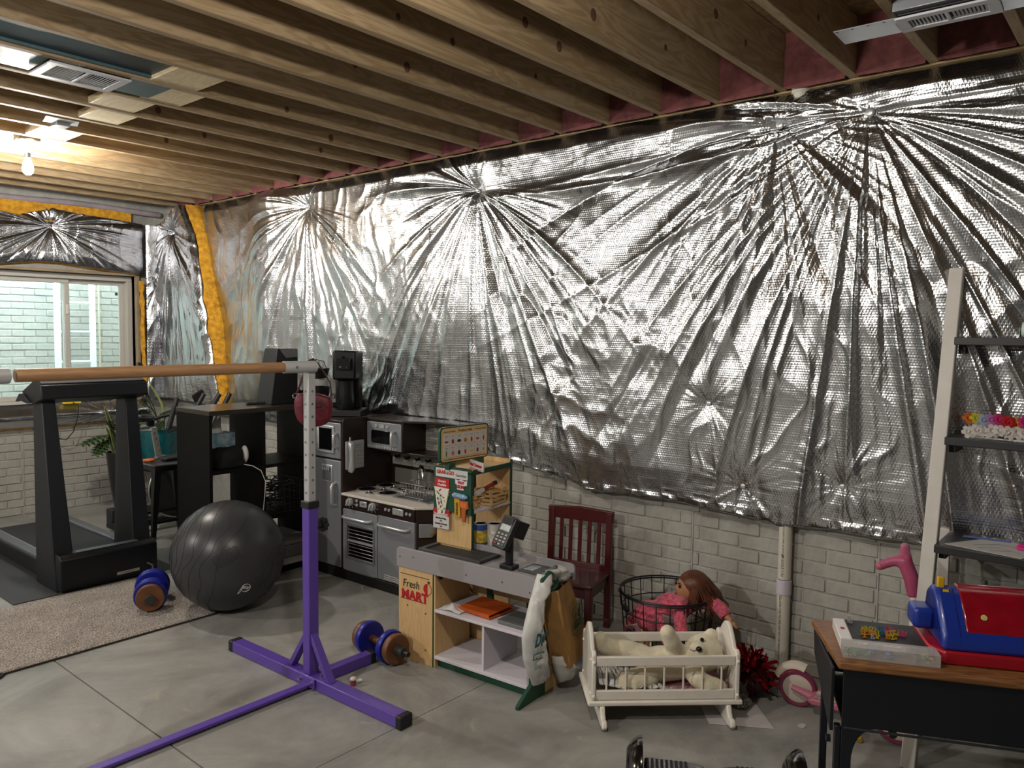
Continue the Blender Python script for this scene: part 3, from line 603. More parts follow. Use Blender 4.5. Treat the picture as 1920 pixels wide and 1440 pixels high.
# ================================================================== window and what is by it
m_vinyl = M('white_vinyl', 'bdbab2', .5); m_wdk = M('window_track', '8a8880', .6)
wn = bpy.data.objects.new('window_1', None); C.objects.link(wn); wn['kind'] = 'structure'; wn.location = (0, YB+.10, 0)
def fr(name, x0, x1, z0, z1, y0, y1, t, m=m_vinyl):
    b = B().bx(x0, x1, y0, y1, z1-t, z1).bx(x0, x1, y0, y1, z0, z0+t).bx(x0, x0+t, y0, y1, z0+t, z1-t).bx(x1-t, x1, y0, y1, z0+t, z1-t); return b.obj(name, m, wn, .003)
fr('window_frame', WX0, WX1, WZ0, WZ1, -.05, .07, .045)
XM = 2.70
fr('sliding_sash', WX0+.05, XM+.02, WZ0+.045, WZ1-.045, -.012, .018, .038); fr('fixed_sash', XM-.02, WX1-.045, WZ0+.045, WZ1-.045, .022, .05, .038)
def glass(name, a=.10):
    m = bpy.data.materials.new(name); m.use_nodes = True; nt = m.node_tree; N = nt.nodes; N.remove(N['Principled BSDF'])
    tr = N.new('ShaderNodeBsdfTransparent'); tr.inputs[0].default_value = (.93, .965, .96, 1); gl = N.new('ShaderNodeBsdfGlossy'); gl.inputs['Roughness'].default_value = .03; f = N.new('ShaderNodeFresnel'); f.inputs[0].default_value = 1.45; mx = N.new('ShaderNodeMixShader')
    nt.links.new(f.outputs[0], mx.inputs[0]); nt.links.new(tr.outputs[0], mx.inputs[1]); nt.links.new(gl.outputs[0], mx.inputs[2]); nt.links.new(mx.outputs[0], N['Material Output'].inputs[0]); return m
m_glass = glass('window_glass')
B().bx(WX0+.085, XM-.015, .001, .005, WZ0+.08, WZ1-.08).obj('pane', m_glass, wn, smooth=0); B().bx(XM+.015, WX1-.08, .034, .038, WZ0+.08, WZ1-.08).obj('pane', m_glass, wn, smooth=0)
B().box((XM-.0, -.022, 1.72), (.022, .016, .085)).obj('sash_latch', M('latch_white', 'd9d6cf', .4), wn, .005)
B().box((3.135, .03, 1.87), (.022, .004, .026)).obj('sticker', M('sticker_dark', '30343a', .6), wn)
B().bx(WX0, WX1, -.10, -.05, WZ0-.004, WZ0+.012).obj('sill_board', m_vinyl, wn, .003)
B().bx(WX1, WX1+.03, -.14, -.03, WZ0, WZ1+.02).bx(WX0, WX1+.03, -.14, -.03, WZ1, WZ1+.02).obj('buck', M('buck_lumber', '9b8a70', .8, var=.2), wn, .003)
# egress ladder in the well
wlad = thing('ladder', 'white metal egress ladder on the brick well wall outside the window', 'ladder', (3.17, 8.42, .3))
m_lad = M('ladder_white', 'e8eef0', .4)
for x in (-.165, .165): B().bx(x-.025, x+.025, -.02, .02, .55, 2.6).obj('side_rail', m_lad, wlad, .003)
for z in (.92, 1.22, 1.51, 1.80, 2.1): B().cyl((-.15, 0, z), (.15, 0, z), .013, n=10).obj('rung', m_lad, wlad)
for x in (-.165, .165): B().box((x, .05, .62), (.03, .14, .03)).obj('bracket', m_lad, wlad)
tag(B().box((0, 0, 0), (.13, .05, .04)).ell((.0, 0, .01), (.05, .025, .03), 12, 8).obj('sponge', M('yellow_sponge', 'e2c53a', .9)), 'yellow sponge lying on the window sill', 'sponge').location = (2.66, YB-.07, WZ0+.034)
tag(B().tube([(2.66, YB-.06, .93), (2.665, YB-.20, .90), (2.655, YB-.20, .80), (2.63, YB-.17, .68), (2.59, YB-.12, .61), (2.54, YB-.06, .625), (2.44, YB-.05, .66), (2.36, YB-.04, .72)], .004, 6).obj('cable', M('cable_dark', '1c1a18', .6)), 'thin black cable hanging from the window sill down the brick wall', 'cable')

# ---- plants
m_leaf = M('leaf_green', '3e5a2c', .45, var=.35, scale=9); m_leafd = M('leaf_dark', '2b4426', .45, var=.3); m_snake = M('snake_leaf', '4a5a3a', .45, var=.55, scale=26, stretch=(1, 1, 3)); m_ledge = M('snake_edge', 'b3ab5c', .5); m_soil = M('soil', '2c241c', 1.0)
def blade(b, base, tip, wd, bend=(0, 0, 0), n=8, twist=0.0, thick=.0015):
    base = Vector(base); tip = Vector(tip); bend = Vector(bend); d = (tip-base).normalized(); side = d.cross(Vector((.3, -1, .2))).normalized(); rows = []
    for i in range(n+1):
        t = i/n; c = base.lerp(tip, t)+bend*math.sin(PI*t); wv = wd*(math.sin(PI*min(1, .12+t*.88))**.7)*(1-.25*t) if t < 1 else .0006
        s = Matrix.Rotation(twist*t, 3, d) @ side; nn = s.cross(d); rows.append([c-s*wv+nn*wv*.25, c, c+s*wv+nn*wv*.25])
    o = len(b.v); b.v += [tuple(p) for r in rows for p in r]
    for i in range(n):
        for j in range(2): b.f.append((o+i*3+j, o+i*3+j+1, o+i*3+j+4, o+i*3+j+3))
pl = thing('potted_snake_plant', 'snake plant in a tall black dimpled planter on the floor by the window wall', 'plant', (2.90, 6.78, 0))
B().lathe([(.0, .0), (.13, .0), (.14, .012), (.125, .016), (.0, .016)], n=28).obj('saucer', M('saucer_wood', '9b7d52', .7, var=.2), pl)
B().lathe([(.062, .018), (.070, .05), (.105, .28), (.122, .48), (.124, .515), (.116, .515), (.113, .49), (.0, .485)], n=32).obj('planter', M('planter_black', '191a1a', .3, bump=1.0, bscale=55), pl)
B().lathe([(0, .488), (.112, .486)], n=20).obj('soil', m_soil, pl)
for i, (dx, dy, h, lx, ly) in enumerate([(-.04, 0, .44, -.10, .0), (-.01, -.03, .30, -.02, -.02), (.03, -.03, .25, .05, -.01), (.05, .02, .22, .13, .02), (.0, .04, .33, .03, .06), (.06, -.02, .36, .09, -.02), (-.05, .03, .25, -.04, .07)]):
    b = B(); blade(b, (dx, dy, .48), (dx+lx, dy+ly, .485+h), .024, (.01, 0, 0)); o = b.obj('leaf', m_snake, pl, smooth=180); o.modifiers.new('s', 'SOLIDIFY').thickness = .003
    b = B(); 
    for s in (-1, 1): b.tube([Vector((dx, dy, .48)).lerp(Vector((dx+lx, dy+ly, .485+h)), t)+Vector((.01*math.sin(PI*t)+s*.0235*(math.sin(PI*min(1, .12+t*.88))**.7)*(1-.25*t), 0, 0)) for t in np.linspace(0, .97, 8)], .0018, 4)
    b.obj('leaf_margin', m_ledge, o)
def lobed(b, c, ax, up_, L_, wd, nl=6):
    """a deeply cut philodendron leaf"""
    c = Vector(c); ax = Vector(ax).normalized(); sd = ax.cross(Vector(up_)).normalized(); nn = sd.cross(ax); pts = []
    for i in range(nl*2+1):
        t = i/(nl*2); r = (math.sin(PI*(.10+.88*t))**.6)*wd*(1.0 if i % 2 else .38); pts.append((t*L_+(.16*L_ if i % 2 else 0), r))
    o = len(b.v)
    b.v.append(tuple(c)); mid = []
    for t, r in pts: b.v.append(tuple(c+ax*min(t, L_*1.05)-nn*.16*(t/L_)**2*L_))
    for s in (-1, 1):
        for t, r in pts: b.v.append(tuple(c+ax*t+sd*r*s-nn*(.3*r+.16*(t/L_)**2*L_)))
    k = len(pts)
    for s in (0, 1):
        for i in range(k-1): b.f.append((o+1+i, o+2+i, o+1+k*(s+1)+i+1, o+1+k*(s+1)+i))
ph = thing('potted_philodendron', 'leafy green plant in a round teal dimpled pot behind the black stool', 'plant', (3.14, 6.60, 0))
B().lathe([(.0, .0), (.17, .0), (.17, .02), (.03, .03), (.03, .33), (.13, .35), (.13, .365), (.0, .365)], n=24).obj('plant_stand', m_blk, ph)
m_teal = M('teal_glaze', '125a61', .3, var=.15, bump=1.0, bscale=42, coat=.3)
B().lathe([(.0, .368), (.10, .368), (.125, .40), (.150, .53), (.160, .68), (.164, .71), (.155, .712), (.150, .69), (.0, .685)], n=36).obj('pot', m_teal, ph); B().lathe([(0, .69), (.15, .688)], n=20).obj('soil', m_soil, ph)
B().tube([(.03, 0, .69), (.035, -.01, .82), (.02, 0, .92), (-.02, 0, 1.0), (-.07, 0, 1.08), (-.10, 0, 1.18)], .010, 8, radii=[.012, .011, .010, .008, .006, .005]).obj('stem', M('stem_green', '8c9a5a', .5), ph)
def leafgroup(par, name, specs, m):
    for c, ax, L_, wd, st in specs:
        b = B(); lobed(b, c, ax, (0, -.3, 1), L_, wd); o = b.obj(name, m, par, smooth=180); o.modifiers.new('s', 'SOLIDIFY').thickness = .002
        B().tube([st, Vector(st).lerp(Vector(c), .5)+Vector((0, 0, .04)), c], .0035, 6).obj('leaf_stalk', m_leafd, o)
leafgroup(ph, 'leaf', [((-.10, .0, 1.17), (-.3, -.3, .6), .14, .06, (-.07, 0, 1.08)), ((-.12, 0, 1.20), (.6, -.2, .25), .12, .05, (-.10, 0, 1.18)), ((-.10, -.05, .90), (-.7, -.2, .6), .15, .07, (0, 0, .70)), ((-.02, -.06, .84), (.5, -.4, .3), .14, .06, (0, 0, .70)), ((-.14, .0, .80), (-.2, -.5, .5), .16, .07, (-.02, 0, .70)),
    ((.08, -.08, .84), (.5, -.5, .1), .13, .06, (0, 0, .70)), ((-.12, -.08, .98), (-.4, -.3, .8), .13, .06, (0, 0, .7)), ((-.02, -.1, .78), (-.6, -.5, -.2), .12, .05, (0, -.02, .7)), ((-.17, 0, 1.04), (-.3, 0, .9), .12, .06, (0, 0, .75))], m_leafd)
leafgroup(pl, 'fern_leaf', [((-.06, .05, .66), (-.9, -.1, -.05), .24, .075, (0, .03, .5)), ((.0, .02, .64), (.1, -.2, .9), .20, .07, (.02, .03, .5)), ((.05, .03, .70), (.5, -.2, .6), .20, .07, (.02, .03, .5)), ((-.05, -.02, .70), (-.3, -.4, .5), .16, .06, (0, .03, .5)), ((-.10, .05, .62), (-.7, -.5, -.4), .18, .07, (0, .03, .5)), ((.08, 0, .75), (.6, 0, .5), .18, .06, (.02, .03, .5))], m_leaf)

# ---- metal stool with tools on it
st = thing('metal_stool', 'black metal stool with splayed legs between the treadmill and the dark bookcase', 'stool', (2.64, 5.47, 0))
m_gun = M('gunmetal_paint', '1b1d20', .35, metal=.3)
b = B().box((0, 0, .607), (.30, .30, .014)).obj('seat', M('stool_seat', '33363b', .3, metal=.4), st, .012, seg=3); B().bx(-.145, .145, -.145, .145, .565, .60).obj('apron', m_gun, st, .006)
for sx in (-1, 1):
    for sy in (-1, 1):
        vs = []
        for z, r, w_ in ((0, .195, .022), (.59, .125, .052)):
            vs += [(sx*(r-w_/2), sy*(r-w_/2), z), (sx*(r+w_/2), sy*(r-w_/2), z), (sx*(r+w_/2), sy*(r+w_/2), z), (sx*(r-w_/2), sy*(r+w_/2), z)]
        B().add(vs, [(3, 2, 1, 0), (4, 5, 6, 7), (0, 1, 5, 4), (1, 2, 6, 5), (2, 3, 7, 6), (3, 0, 4, 7)]).obj('leg', m_gun, st, .003)
for s in (-1, 1):
    B().box((0, s*.165, .22), (.33, .012, .02)).obj('stretcher', m_gun, st); B().box((s*.165, 0, .25), (.012, .33, .02)).obj('stretcher', m_gun, st)
t = thing('screwdriver', 'orange handled screwdriver on the black stool seat', 'screwdriver', (2.56, 5.50, .629)); 
B().cyl((-.07, 0, 0), (.0, .0, 0), .011, .014, n=10).cyl((0, 0, 0), (.015, 0, 0), .014, .008, n=10).obj('handle', M('orange_plastic', 'd0662a', .5), t); B().cyl((.015, 0, 0), (.11, -.02, 0), .0035, n=8).obj('shaft', m_chrome, t)
t = thing('drill_case', 'flat black tool roll lying on the stool seat behind the screwdriver', 'tool', (2.70, 5.49, .615)); B().box((0, 0, .012), (.15, .07, .022), rz=.2).obj('roll', m_blk, t, .008); B().cyl((-.06, .02, .018), (.10, .06, .02), .012, n=10).obj('tool_handle', m_dk, t)

# ---- exercise bike behind the stool
bk = thing('exercise_bike', 'black exercise bike with silver seat post behind the stool and bookcase', 'exercise bike', (2.95, 5.95, 0))
B().bx(-.42, -.36, -.24, .24, .02, .07).obj('rear_foot', m_gun, bk, .006); B().bx(.42, .48, -.24, .24, .02, .07).obj('front_foot', m_gun, bk, .006); B().bx(-.38, .44, -.03, .03, .05, .10).obj('base_beam', m_gun, bk, .006)
B().tube([(-.12, 0, .55), (-.02, 0, .32), (.02, 0, .09)], .032, 10).obj('seat_tube', m_gun, bk)
sv = M('brushed_alloy', 'b4b3ae', .35, metal=.7)
B().box((-.158, -.02, .68), (.045, .022, .26), ry=-.17).obj('seat_post', sv, bk, .004); B().box((-.125, -.02, .54), (.075, .05, .085), ry=-.17).obj('post_clamp', M('clamp_grey', '6c6b69', .4, metal=.5), bk, .006)
for i, c in enumerate('ABCD'): text('post_letter', c, .022, m_blk, bk, frame((-.172+.0115*i, -.0325, .76-.045*i), (.98, 0, .17), (-.17, 0, .98)))
B().tube([(-.37, -.03, .775), (-.28, -.03, .79), (-.20, -.02, .785), (-.165, -.02, .77)], .012, 8).obj('post_arm', sv, bk)
b = B().ell((-.25, 0, .88), (.10, .055, .03), 16, 10).ell((-.34, 0, .89), (.07, .09, .035), 16, 10); organic(b.obj('saddle', M('saddle_black', '1a1c20', .3), bk), .008)
B().box((-.19, 0, .84), (.05, .04, .05)).obj('saddle_clamp', m_gun, bk, .006)
B().lathe([(.02, -.02), (.19, -.022), (.22, -.012), (.22, .012), (.19, .022), (.02, .02)], (.0, 0, .31), 36, (0, 1, 0)).obj('flywheel', M('flywheel_grey', '3c3e42', .35, metal=.6), bk)
B().tube([(.225*math.cos(a), -.024, .31+.225*math.sin(a)) for a in np.linspace(0, 2*PI, 41)[:-1]], .008, 6, closed=True).obj('rim', sv, bk)
B().tube([(.02, 0, .09), (.22, 0, .5), (.30, 0, .90)], .03, 10).obj('front_tube', m_gun, bk)
B().tube([(-.16, -.22, .79), (-.10, -.21, .80), (.0, -.16, .85), (.2, -.06, .90), (.30, 0, .90)], .014, 8).obj('handlebar', m_gun, bk); B().tube([(.30, .0, .90), (.2, .12, .91), (.0, .20, .86), (-.1, .22, .83)], .014, 8).obj('handlebar', m_gun, bk)
for a, e in (((-.15, -.2, .80), (-.075, -.2, 1.04)), ((.06, -.2, .93), (.14, -.2, 1.06)), ((.19, -.2, .93), (.27, -.2, 1.05)), ((.29, -.2, .93), (.36, -.2, 1.05))): B().cyl(a, e, .020, .019, n=12).obj('grip_pad', m_blk, bk, .005)
B().box((.10, -.19, 1.045), (.10, .02, .065), ry=-.5).obj('console', m_blk, bk, .006); B().tube([(-.02, -.20, .86), (.1, -.2, .93), (.3, -.2, .93), (.3, 0, .91)], .012, 8).obj('aero_bar', m_gun, bk)
for s in (-1, 1): B().box((.02, s*.12, .2), (.09, .06, .02)).obj('pedal', m_blk, bk, .003); B().cyl((.02, s*.03, .29), (.02, s*.05, .2), .012, n=8).obj('crank', sv, bk)
t = thing('step_bench', 'low black bench board on the floor between treadmill and stool', 'bench', (2.67, 6.27, 0)); B().bx(-.10, .14, -.05, .05, .03, .15).obj('board', M('bench_black', '26282c', .5), t, .006); B().bx(-.1, -.07, -.05, .05, 0, .03).obj('foot', m_blk, t); B().bx(.11, .14, -.05, .05, 0, .03).obj('foot', m_blk, t)
# pair of pale strappy sandals
def sandal(dx, rz, which):
    t = thing('sandal', 'pale pink strappy sandal, %s of the pair in front of the low bench' % which, 'shoe', (2.405+dx*.9, 5.76+dx*.3, 0), rz, 'pair of sandals by the treadmill')
    m_s = M('sandal_pink', 'd9c2b8', .6); B().prism([(-.03, -.11), (.028, -.11), (.032, -.03), (.04, .05), (.025, .11), (-.015, .115), (-.036, .06), (-.028, -.03)], (0, 0, .012), (1, 0, 0), (0, 1, 0), (0, 0, 1), .024).obj('sole', m_s, t, .005)
    B().tube([(-.036, .05, .015), (-.02, .055, .055), (.01, .055, .06), (.038, .045, .015)], .011, 8, flat=.5).obj('strap', m_s, t); B().tube([(-.03, -.05, .015), (-.032, -.06, .07), (0, -.09, .085), (.03, -.06, .07), (.03, -.05, .015)], .010, 8, flat=.5).obj('heel_strap', m_s, t); B().tube([(-.03, -.02, .02), (0, .0, .085), (.03, -.02, .02)], .009, 8, flat=.5).obj('strap', m_s, t)
sandal(-.06, .5, 'the left one'); sandal(.05, .35, 'the right one')
t = thing('foam_roller', 'short brown roller lying by the stool leg next to the grey ball', 'roller', (2.80, 5.42, 0), .6); B().cyl((-.09, 0, .042), (.09, 0, .042), .042, n=18).obj('roll', M('roller_brown', '4a382a', .5), t, .004); B().cyl((-.11, 0, .042), (.11, 0, .042), .012, n=10).obj('axle', m_chrome, t)

# ---- dark cube bookcase
bc = thing('bookcase', 'black open cube bookcase behind the grey ball', 'bookcase', (2.35, 4.30, 0))
m_esp = M('espresso_board', '0b0a09', .5, spec=.18, var=.12, scale=6)
W3 = .355
B().bx(-.012, W3*3+.012, 0, .40, 1.050, 1.078).obj('top', M('espresso_top', '2a241c', .28, spec=.7), bc, .002)
for i in range(4): B().bx(W3*i-.010, W3*i+.010, .004, .396, .0, 1.050).obj('divider', m_esp, bc, .001)
for c in range(3):
    for z in (.045, .375, .705): B().bx(W3*c+.0105, W3*(c+1)-.0105, .006, .394, z-.011, z+.011).obj('shelf', m_esp, bc, .001)
    B().bx(W3*c+.0105, W3*(c+1)-.0105, .02, .04, .0, .033).obj('plinth', m_esp, bc)
t = thing('tissue_box', 'blue and white tissue box with a tissue pulled up, in the upper left cubby', 'tissue box', (2.525, 4.56, .7165))
B().bx(-.10, .10, -.06, .06, .0, .105).obj('riser', m_blk, t); B().bx(-.098, .098, -.06, .06, .107, .195).obj('carton', M('tissue_carton', 'b7c9d2', .7, var=.6, scale=22, col2='5f8fa5'), t, .003)
b = B(); 
for k in range(7):
    a = k/7*2*PI; b.add([(.045*math.cos(a), .02*math.sin(a), .194), (.045*math.cos(a+1.3), .02*math.sin(a+1.3), .194), (.012+.02*math.cos(a+.6), .014*math.sin(a+.6), .30+.03*math.sin(k*2.1)), (-.01+.02*math.cos(a), .012*math.sin(a), .25+.02*math.cos(k))], [(0, 1, 2, 3)])
b.obj('tissue', M('tissue_white', 'dcdad4', .9), t, smooth=180)
t = thing('vr_headset', 'black cloth bundle with a white strap end stuffed under the tissue box', 'headset', (2.51, 4.40, .7165))
b = B().ell((0, 0, .062), (.105, .075, .062), 18, 12).ell((-.05, .0, .07), (.06, .06, .06)).ell((.05, .0, .075), (.05, .06, .055)).box((0, 0, .02), (.18, .12, .04)); organic(b.obj('cloth_body', M('black_fabric', '0d0e12', .9), t), .009); B().ell((.105, -.02, .07), (.022, .03, .055), 14, 10).obj('white_end', m_wht, t)
tag(B().tube([(2.585, 4.35, .73), (2.62, 4.30, .722), (2.66, 4.27, .69), (2.685, 4.262, .62), (2.68, 4.262, .54), (2.672, 4.265, .46), (2.668, 4.27, .40)], .0028, 8).obj('charging_cord', M('white_cord', 'd5d3cc', .5)), 'white charging cord curling down the front of the bookcase', 'cord')
tag(B().box((0, 0, .008), (.055, .15, .016), rz=1.2).obj('phone', m_blk, None, .004), 'small black remote lying flat on the bookcase top', 'remote').location = (2.80, 4.52, 1.0785)
# wire basket of cables in the right cubby
t = thing('wire_basket', 'small black square wire basket of tangled cables in the middle cubby', 'basket', (2.885, 4.47, .3865))
m_wire = M('black_wire', '111113', .45)
b = B()
for z in (.0025, .05, .10, .15, .19): b.tube([(-.13, -.14, z), (.13, -.14, z), (.13, .14, z), (-.13, .14, z)], .0022, 5, closed=True)
for x in np.linspace(-.13, .13, 8):
    for s in (-1, 1): b.tube([(x, s*.14, 0), (x, s*.14, .19)], .0018, 5)
    b.tube([(x, -.14, .0025), (x, .14, .0025)], .0018, 5)
for y in np.linspace(-.14, .14, 8):
    for s in (-1, 1): b.tube([(s*.13, y, 0), (s*.13, y, .19)], .0018, 5)
tag(b.obj('wire_mesh', m_wire, t), kind='stuff')
ctg = thing('cable_tangle', 'tangle of black cables lying in the square wire basket of the bookcase', 'cables', (2.885, 4.47, .3865))
for k in range(6):
    r_ = random.Random(k); pts = [(r_.uniform(-.1, .1), r_.uniform(-.11, .11), .02+.035*i+r_.uniform(0, .02)) for i in range(6)]; P5 = []
    for i in range(5):
        for u in np.linspace(0, 1, 5)[:-1]: P5.append(Vector(pts[i]).lerp(Vector(pts[i+1]), u)+Vector((.03*math.sin(u*PI+k), .03*math.cos(u*4+k), 0)))
    B().tube(P5, .0045, 6).obj('cable', m_blk, ctg)
t = thing('step_platform', 'grey plastic aerobic step slid into the bottom middle cubby', 'step', (2.885, 4.40, .0575)); B().bx(-.15, .15, -.14, .22, .0, .05).obj('riser', M('step_light', 'a5a4a2', .6), t, .01); B().bx(-.16, .16, -.15, .23, .05, .13).obj('deck', M('step_grey', '77777a', .6), t, .012); B().bx(-.155, .155, -.145, .225, .13, .155).obj('top_mat', M('step_top', '8d8c92', .7), t, .006)
# dark wedge speaker and clutter on the bookcase
t = thing('speaker', 'tall black wedge shaped speaker with a slanted grey top on the bookcase', 'speaker', (2.94, 4.50, 1.0785))
vs = [(-.115, -.09, 0), (.085, -.09, 0), (.085, .09, 0), (-.115, .09, 0), (-.055, -.075, .36), (.10, -.075, .36), (.10, .075, .36), (-.055, .075, .36)]
B().add(vs, [(3, 2, 1, 0), (4, 5, 6, 7), (0, 1, 5, 4), (1, 2, 6, 5), (2, 3, 7, 6), (3, 0, 4, 7)]).obj('cabinet', M('speaker_black', '101113', .5), t, .004); B().prism([(-.040, .354), (.094, .358), (.09, .305), (.005, .30)], (0, -.078, 0), (1, 0, 0), (0, 0, 1), (0, 1, 0), .006).obj('slant_panel', M('speaker_grey', '6a6b6d', .5), t, .002)
t = thing('cable_coil', 'loose pile of black cables and adapters beside the speaker on the bookcase', 'cables', (3.09, 4.45, 1.0785))
for k in range(5): r_ = random.Random(k+30); B().tube([(r_.uniform(-.09, .07), r_.uniform(-.08, .08), .006+.012*k+.02*(i % 3)) for i in range(7)], .004, 6).obj('cable', m_blk, t)
B().box((-.04, 0, .02), (.09, .05, .035), rz=.4).obj('adapter', m_blk, t, .004); B().box((.03, .02, .06), (.12, .03, .02), rz=-.3, ry=.3).obj('adapter', m_gun, t, .004)
# ================================================================== play kitchen
kt = thing('play_kitchen', 'dark brown and silver toy kitchen with fridge, oven and hob against the wall', 'play kitchen', (3.005, 4.176, 0), math.radians(-88))
m_es = M('espresso_mdf', '21140f', .38, var=.1, scale=5); m_sl = M('silver_mdf', '85888c', .40, metal=.25, spec=.5); m_kn = M('knob_silver', 'c6c8ca', .33, metal=.55); m_tan = M('counter_stone', 'cfc8be', .4, var=.08, scale=90); m_win = M('window_black', '0a0b0e', .18)
B().bx(-.108, .24, .02, .43, .0, .985).obj('fridge_body', m_es, kt, .003); B().bx(-.112, .25, -.005, .43, .985, 1.0).obj('fridge_top', m_es, kt, .004)
# tower side panel with a rounded front corner
pp = [(0, 0), (.432, 0), (.432, 1.014)]+[(.03-.03*math.sin(a), .984+.03*math.cos(a)) for a in np.linspace(0, PI/2, 6)]
B().prism(pp, (.249, 0, 0), (0, 1, 0), (0, 0, 1), (1, 0, 0), .016).obj('tower_panel', m_es, kt, .003)
def door(name, x0, x1, z0, z1, m=m_sl): return B().bx(x0, x1, -.004, .018, z0, z1).obj(name, m, kt, .004)
def handle(par, a, e, out=.032, r=.007, flat=1.0, m=m_kn):
    a = Vector(a); e = Vector(e); o_ = Vector((0, -out, 0)); return B().tube([a, a+o_*.7+(e-a)*.04, a+o_+(e-a)*.14, e+o_+(a-e)*.14, e+o_*.7+(a-e)*.04, e], r, 10, flat=flat).obj('handle', m, par)
d = door('freezer_door', -.104, .238, .757, .982)
b = B(); b.bx(.015, .182, -.014, -.004, .945, .963).bx(.015, .182, -.014, -.004, .787, .805).bx(.015, .033, -.014, -.004, .805, .945).bx(.164, .182, -.014, -.004, .805, .945).obj('window_trim', m_kn, d, .005)
B().bx(.03, .166, -.008, -.003, .80, .95).obj('door_window', m_win, d); handle(d, (.208, -.004, .832), (.208, -.004, .918), .03, .010)
d = door('fridge_door', -.104, .238, .068, .745); handle(d, (.193, -.004, .46), (.193, -.004, .603), .035, .010)
B().bx(.06, .165, -.011, -.003, .60, .712).obj('dispenser', m_kn, d, .004); B().bx(.07, .155, -.0135, -.010, .612, .70).obj('dispenser_recess', M('recess_grey', '5d6063', .5), d, .003)
for k in range(4): B().cyl((.082+.02*k, -.020, .695), (.082+.02*k, -.020, .675), .007, .004, n=10).obj('spout', m_kn, d)
B().bx(-.108, .90, -.002, .42, .0, .062).obj('kick_board', M('kick_black', '0f0d0c', .5), kt, .003)
# counter block with a cut corner
foot = [(.257, 0.012), (.895, .012), (.985, .10), (.985, .43), (.257, .43)]
B().prism(foot, (0, 0, .30), (1, 0, 0), (0, 1, 0), (0, 0, 1), .468).obj('cabinet', m_es, kt, .003)
top = [(.256, -.014), (.895, -.014), (1.0, .085), (1.0, .43), (.256, .43)]
ct = B().prism(top, (0, 0, .543), (1, 0, 0), (0, 1, 0), (0, 0, 1), .015).obj('worktop', m_tan, kt, .003)
cp = B().bx(.262, .893, -.006, .014, .462, .533).obj('control_panel', m_es, kt, .002)
for x in (.338, .545):
    k_ = B().cyl((x, -.006, .503), (x, -.030, .503), .026, .021, n=20).obj('knob', m_kn, cp, .002); B().box((x, -.034, .503), (.009, .012, .044), ry=.5).obj('knob_grip', m_sil, k_, .002)
    for a in range(6): t_ = 2.2+a*.75; B().box((x+.036*math.cos(t_), -.0066, .503+.033*math.sin(t_)), (.008, .001, .0022), ry=-t_).obj('dial_mark', m_wht, cp)
B().bx(.425, .488, -.011, -.005, .486, .522).obj('display', m_kn, cp, .004); B().bx(.715, .805, -.011, -.005, .483, .522).obj('display', m_kn, cp, .004); B().bx(.745, .78, -.0125, -.010, .489, .516).obj('screen', M('lcd_grey', '8d948f', .3), cp)
text('clock_digits', '12:00', .014, m_blk, cp, frame((.456, -.0112, .504), (1, 0, 0), (0, 0, 1)))
for x, z in ((.398, .518), (.398, .492), (.655, .503), (.685, .503), (.832, .503), (.862, .503)): B().cyl((x, -.005, z), (x, -.012, z), .0095, n=14).obj('button', m_kn, cp, .001)
od = B().bx(.263, .300, -.006, .018, .068, .452).bx(.547, .577, -.006, .018, .068, .452).bx(.300, .547, -.006, .018, .068, .15).bx(.300, .547, -.006, .018, .365, .452).obj('oven_door', m_sl, kt, .003)
b = B(); b.bx(.292, .555, -.011, -.004, .355, .367).bx(.292, .555, -.011, -.004, .143, .155).bx(.292, .304, -.011, -.004, .155, .355).bx(.543, .555, -.011, -.004, .155, .355).obj('window_trim', M('trim_silver', '8d8f90', .3, metal=.5), od, .003)
B().bx(.30, .547, .012, .016, .15, .365).obj('door_window', m_win, od)
for k in range(9): B().cyl((.304, .004, .172+.022*k), (.543, .004, .172+.022*k), .0016, n=6).obj('rack_bar', m_kn, od)
B().bx(.304, .543, -.004, .008, .252, .264).obj('rack_shelf', m_kn, od); handle(od, (.282, -.006, .408), (.530, -.006, .408), .035, .009)
dd_ = door('dishwasher_door', .581, .892, .068, .458); handle(dd_, (.598, -.004, .408), (.852, -.004, .408), .035, .009)
for k in range(3): B().tube([(.64, -.0055, .105-.012*k), (.74, -.0055, .105-.012*k), (.77, -.0055, .095-.012*k), (.86, -.0055, .100-.012*k)], .0014, 5).obj('vent_line', m_wht, dd_)
# hob
m_hob = M('hob_black', '121214', .25)
for x, y, r in ((.318, .145, .068), (.318, .312, .066), (.512, .146, .070), (.500, .310, .066)):
    h_ = B().lathe([(0, .0), (r, .0), (r*1.02, .006), (r*.86, .010), (r*.80, .008), (0, .008)], (x, y, .551), 28).obj('burner_ring', m_kn, kt); B().cyl((x, y, .5585), (x, y, .5615), r*.78, n=28).obj('hot_plate', m_hob, h_)
for x, y in ((.41, .08), (.415, .20), (.40, .30), (.56, .25)): B().lathe([(.024, .0), (.024, .006), (.010, .012), (.008, .020), (.013, .024), (.0, .026)], (x, y, .551), 16).obj('hob_knob', m_chrome, kt)
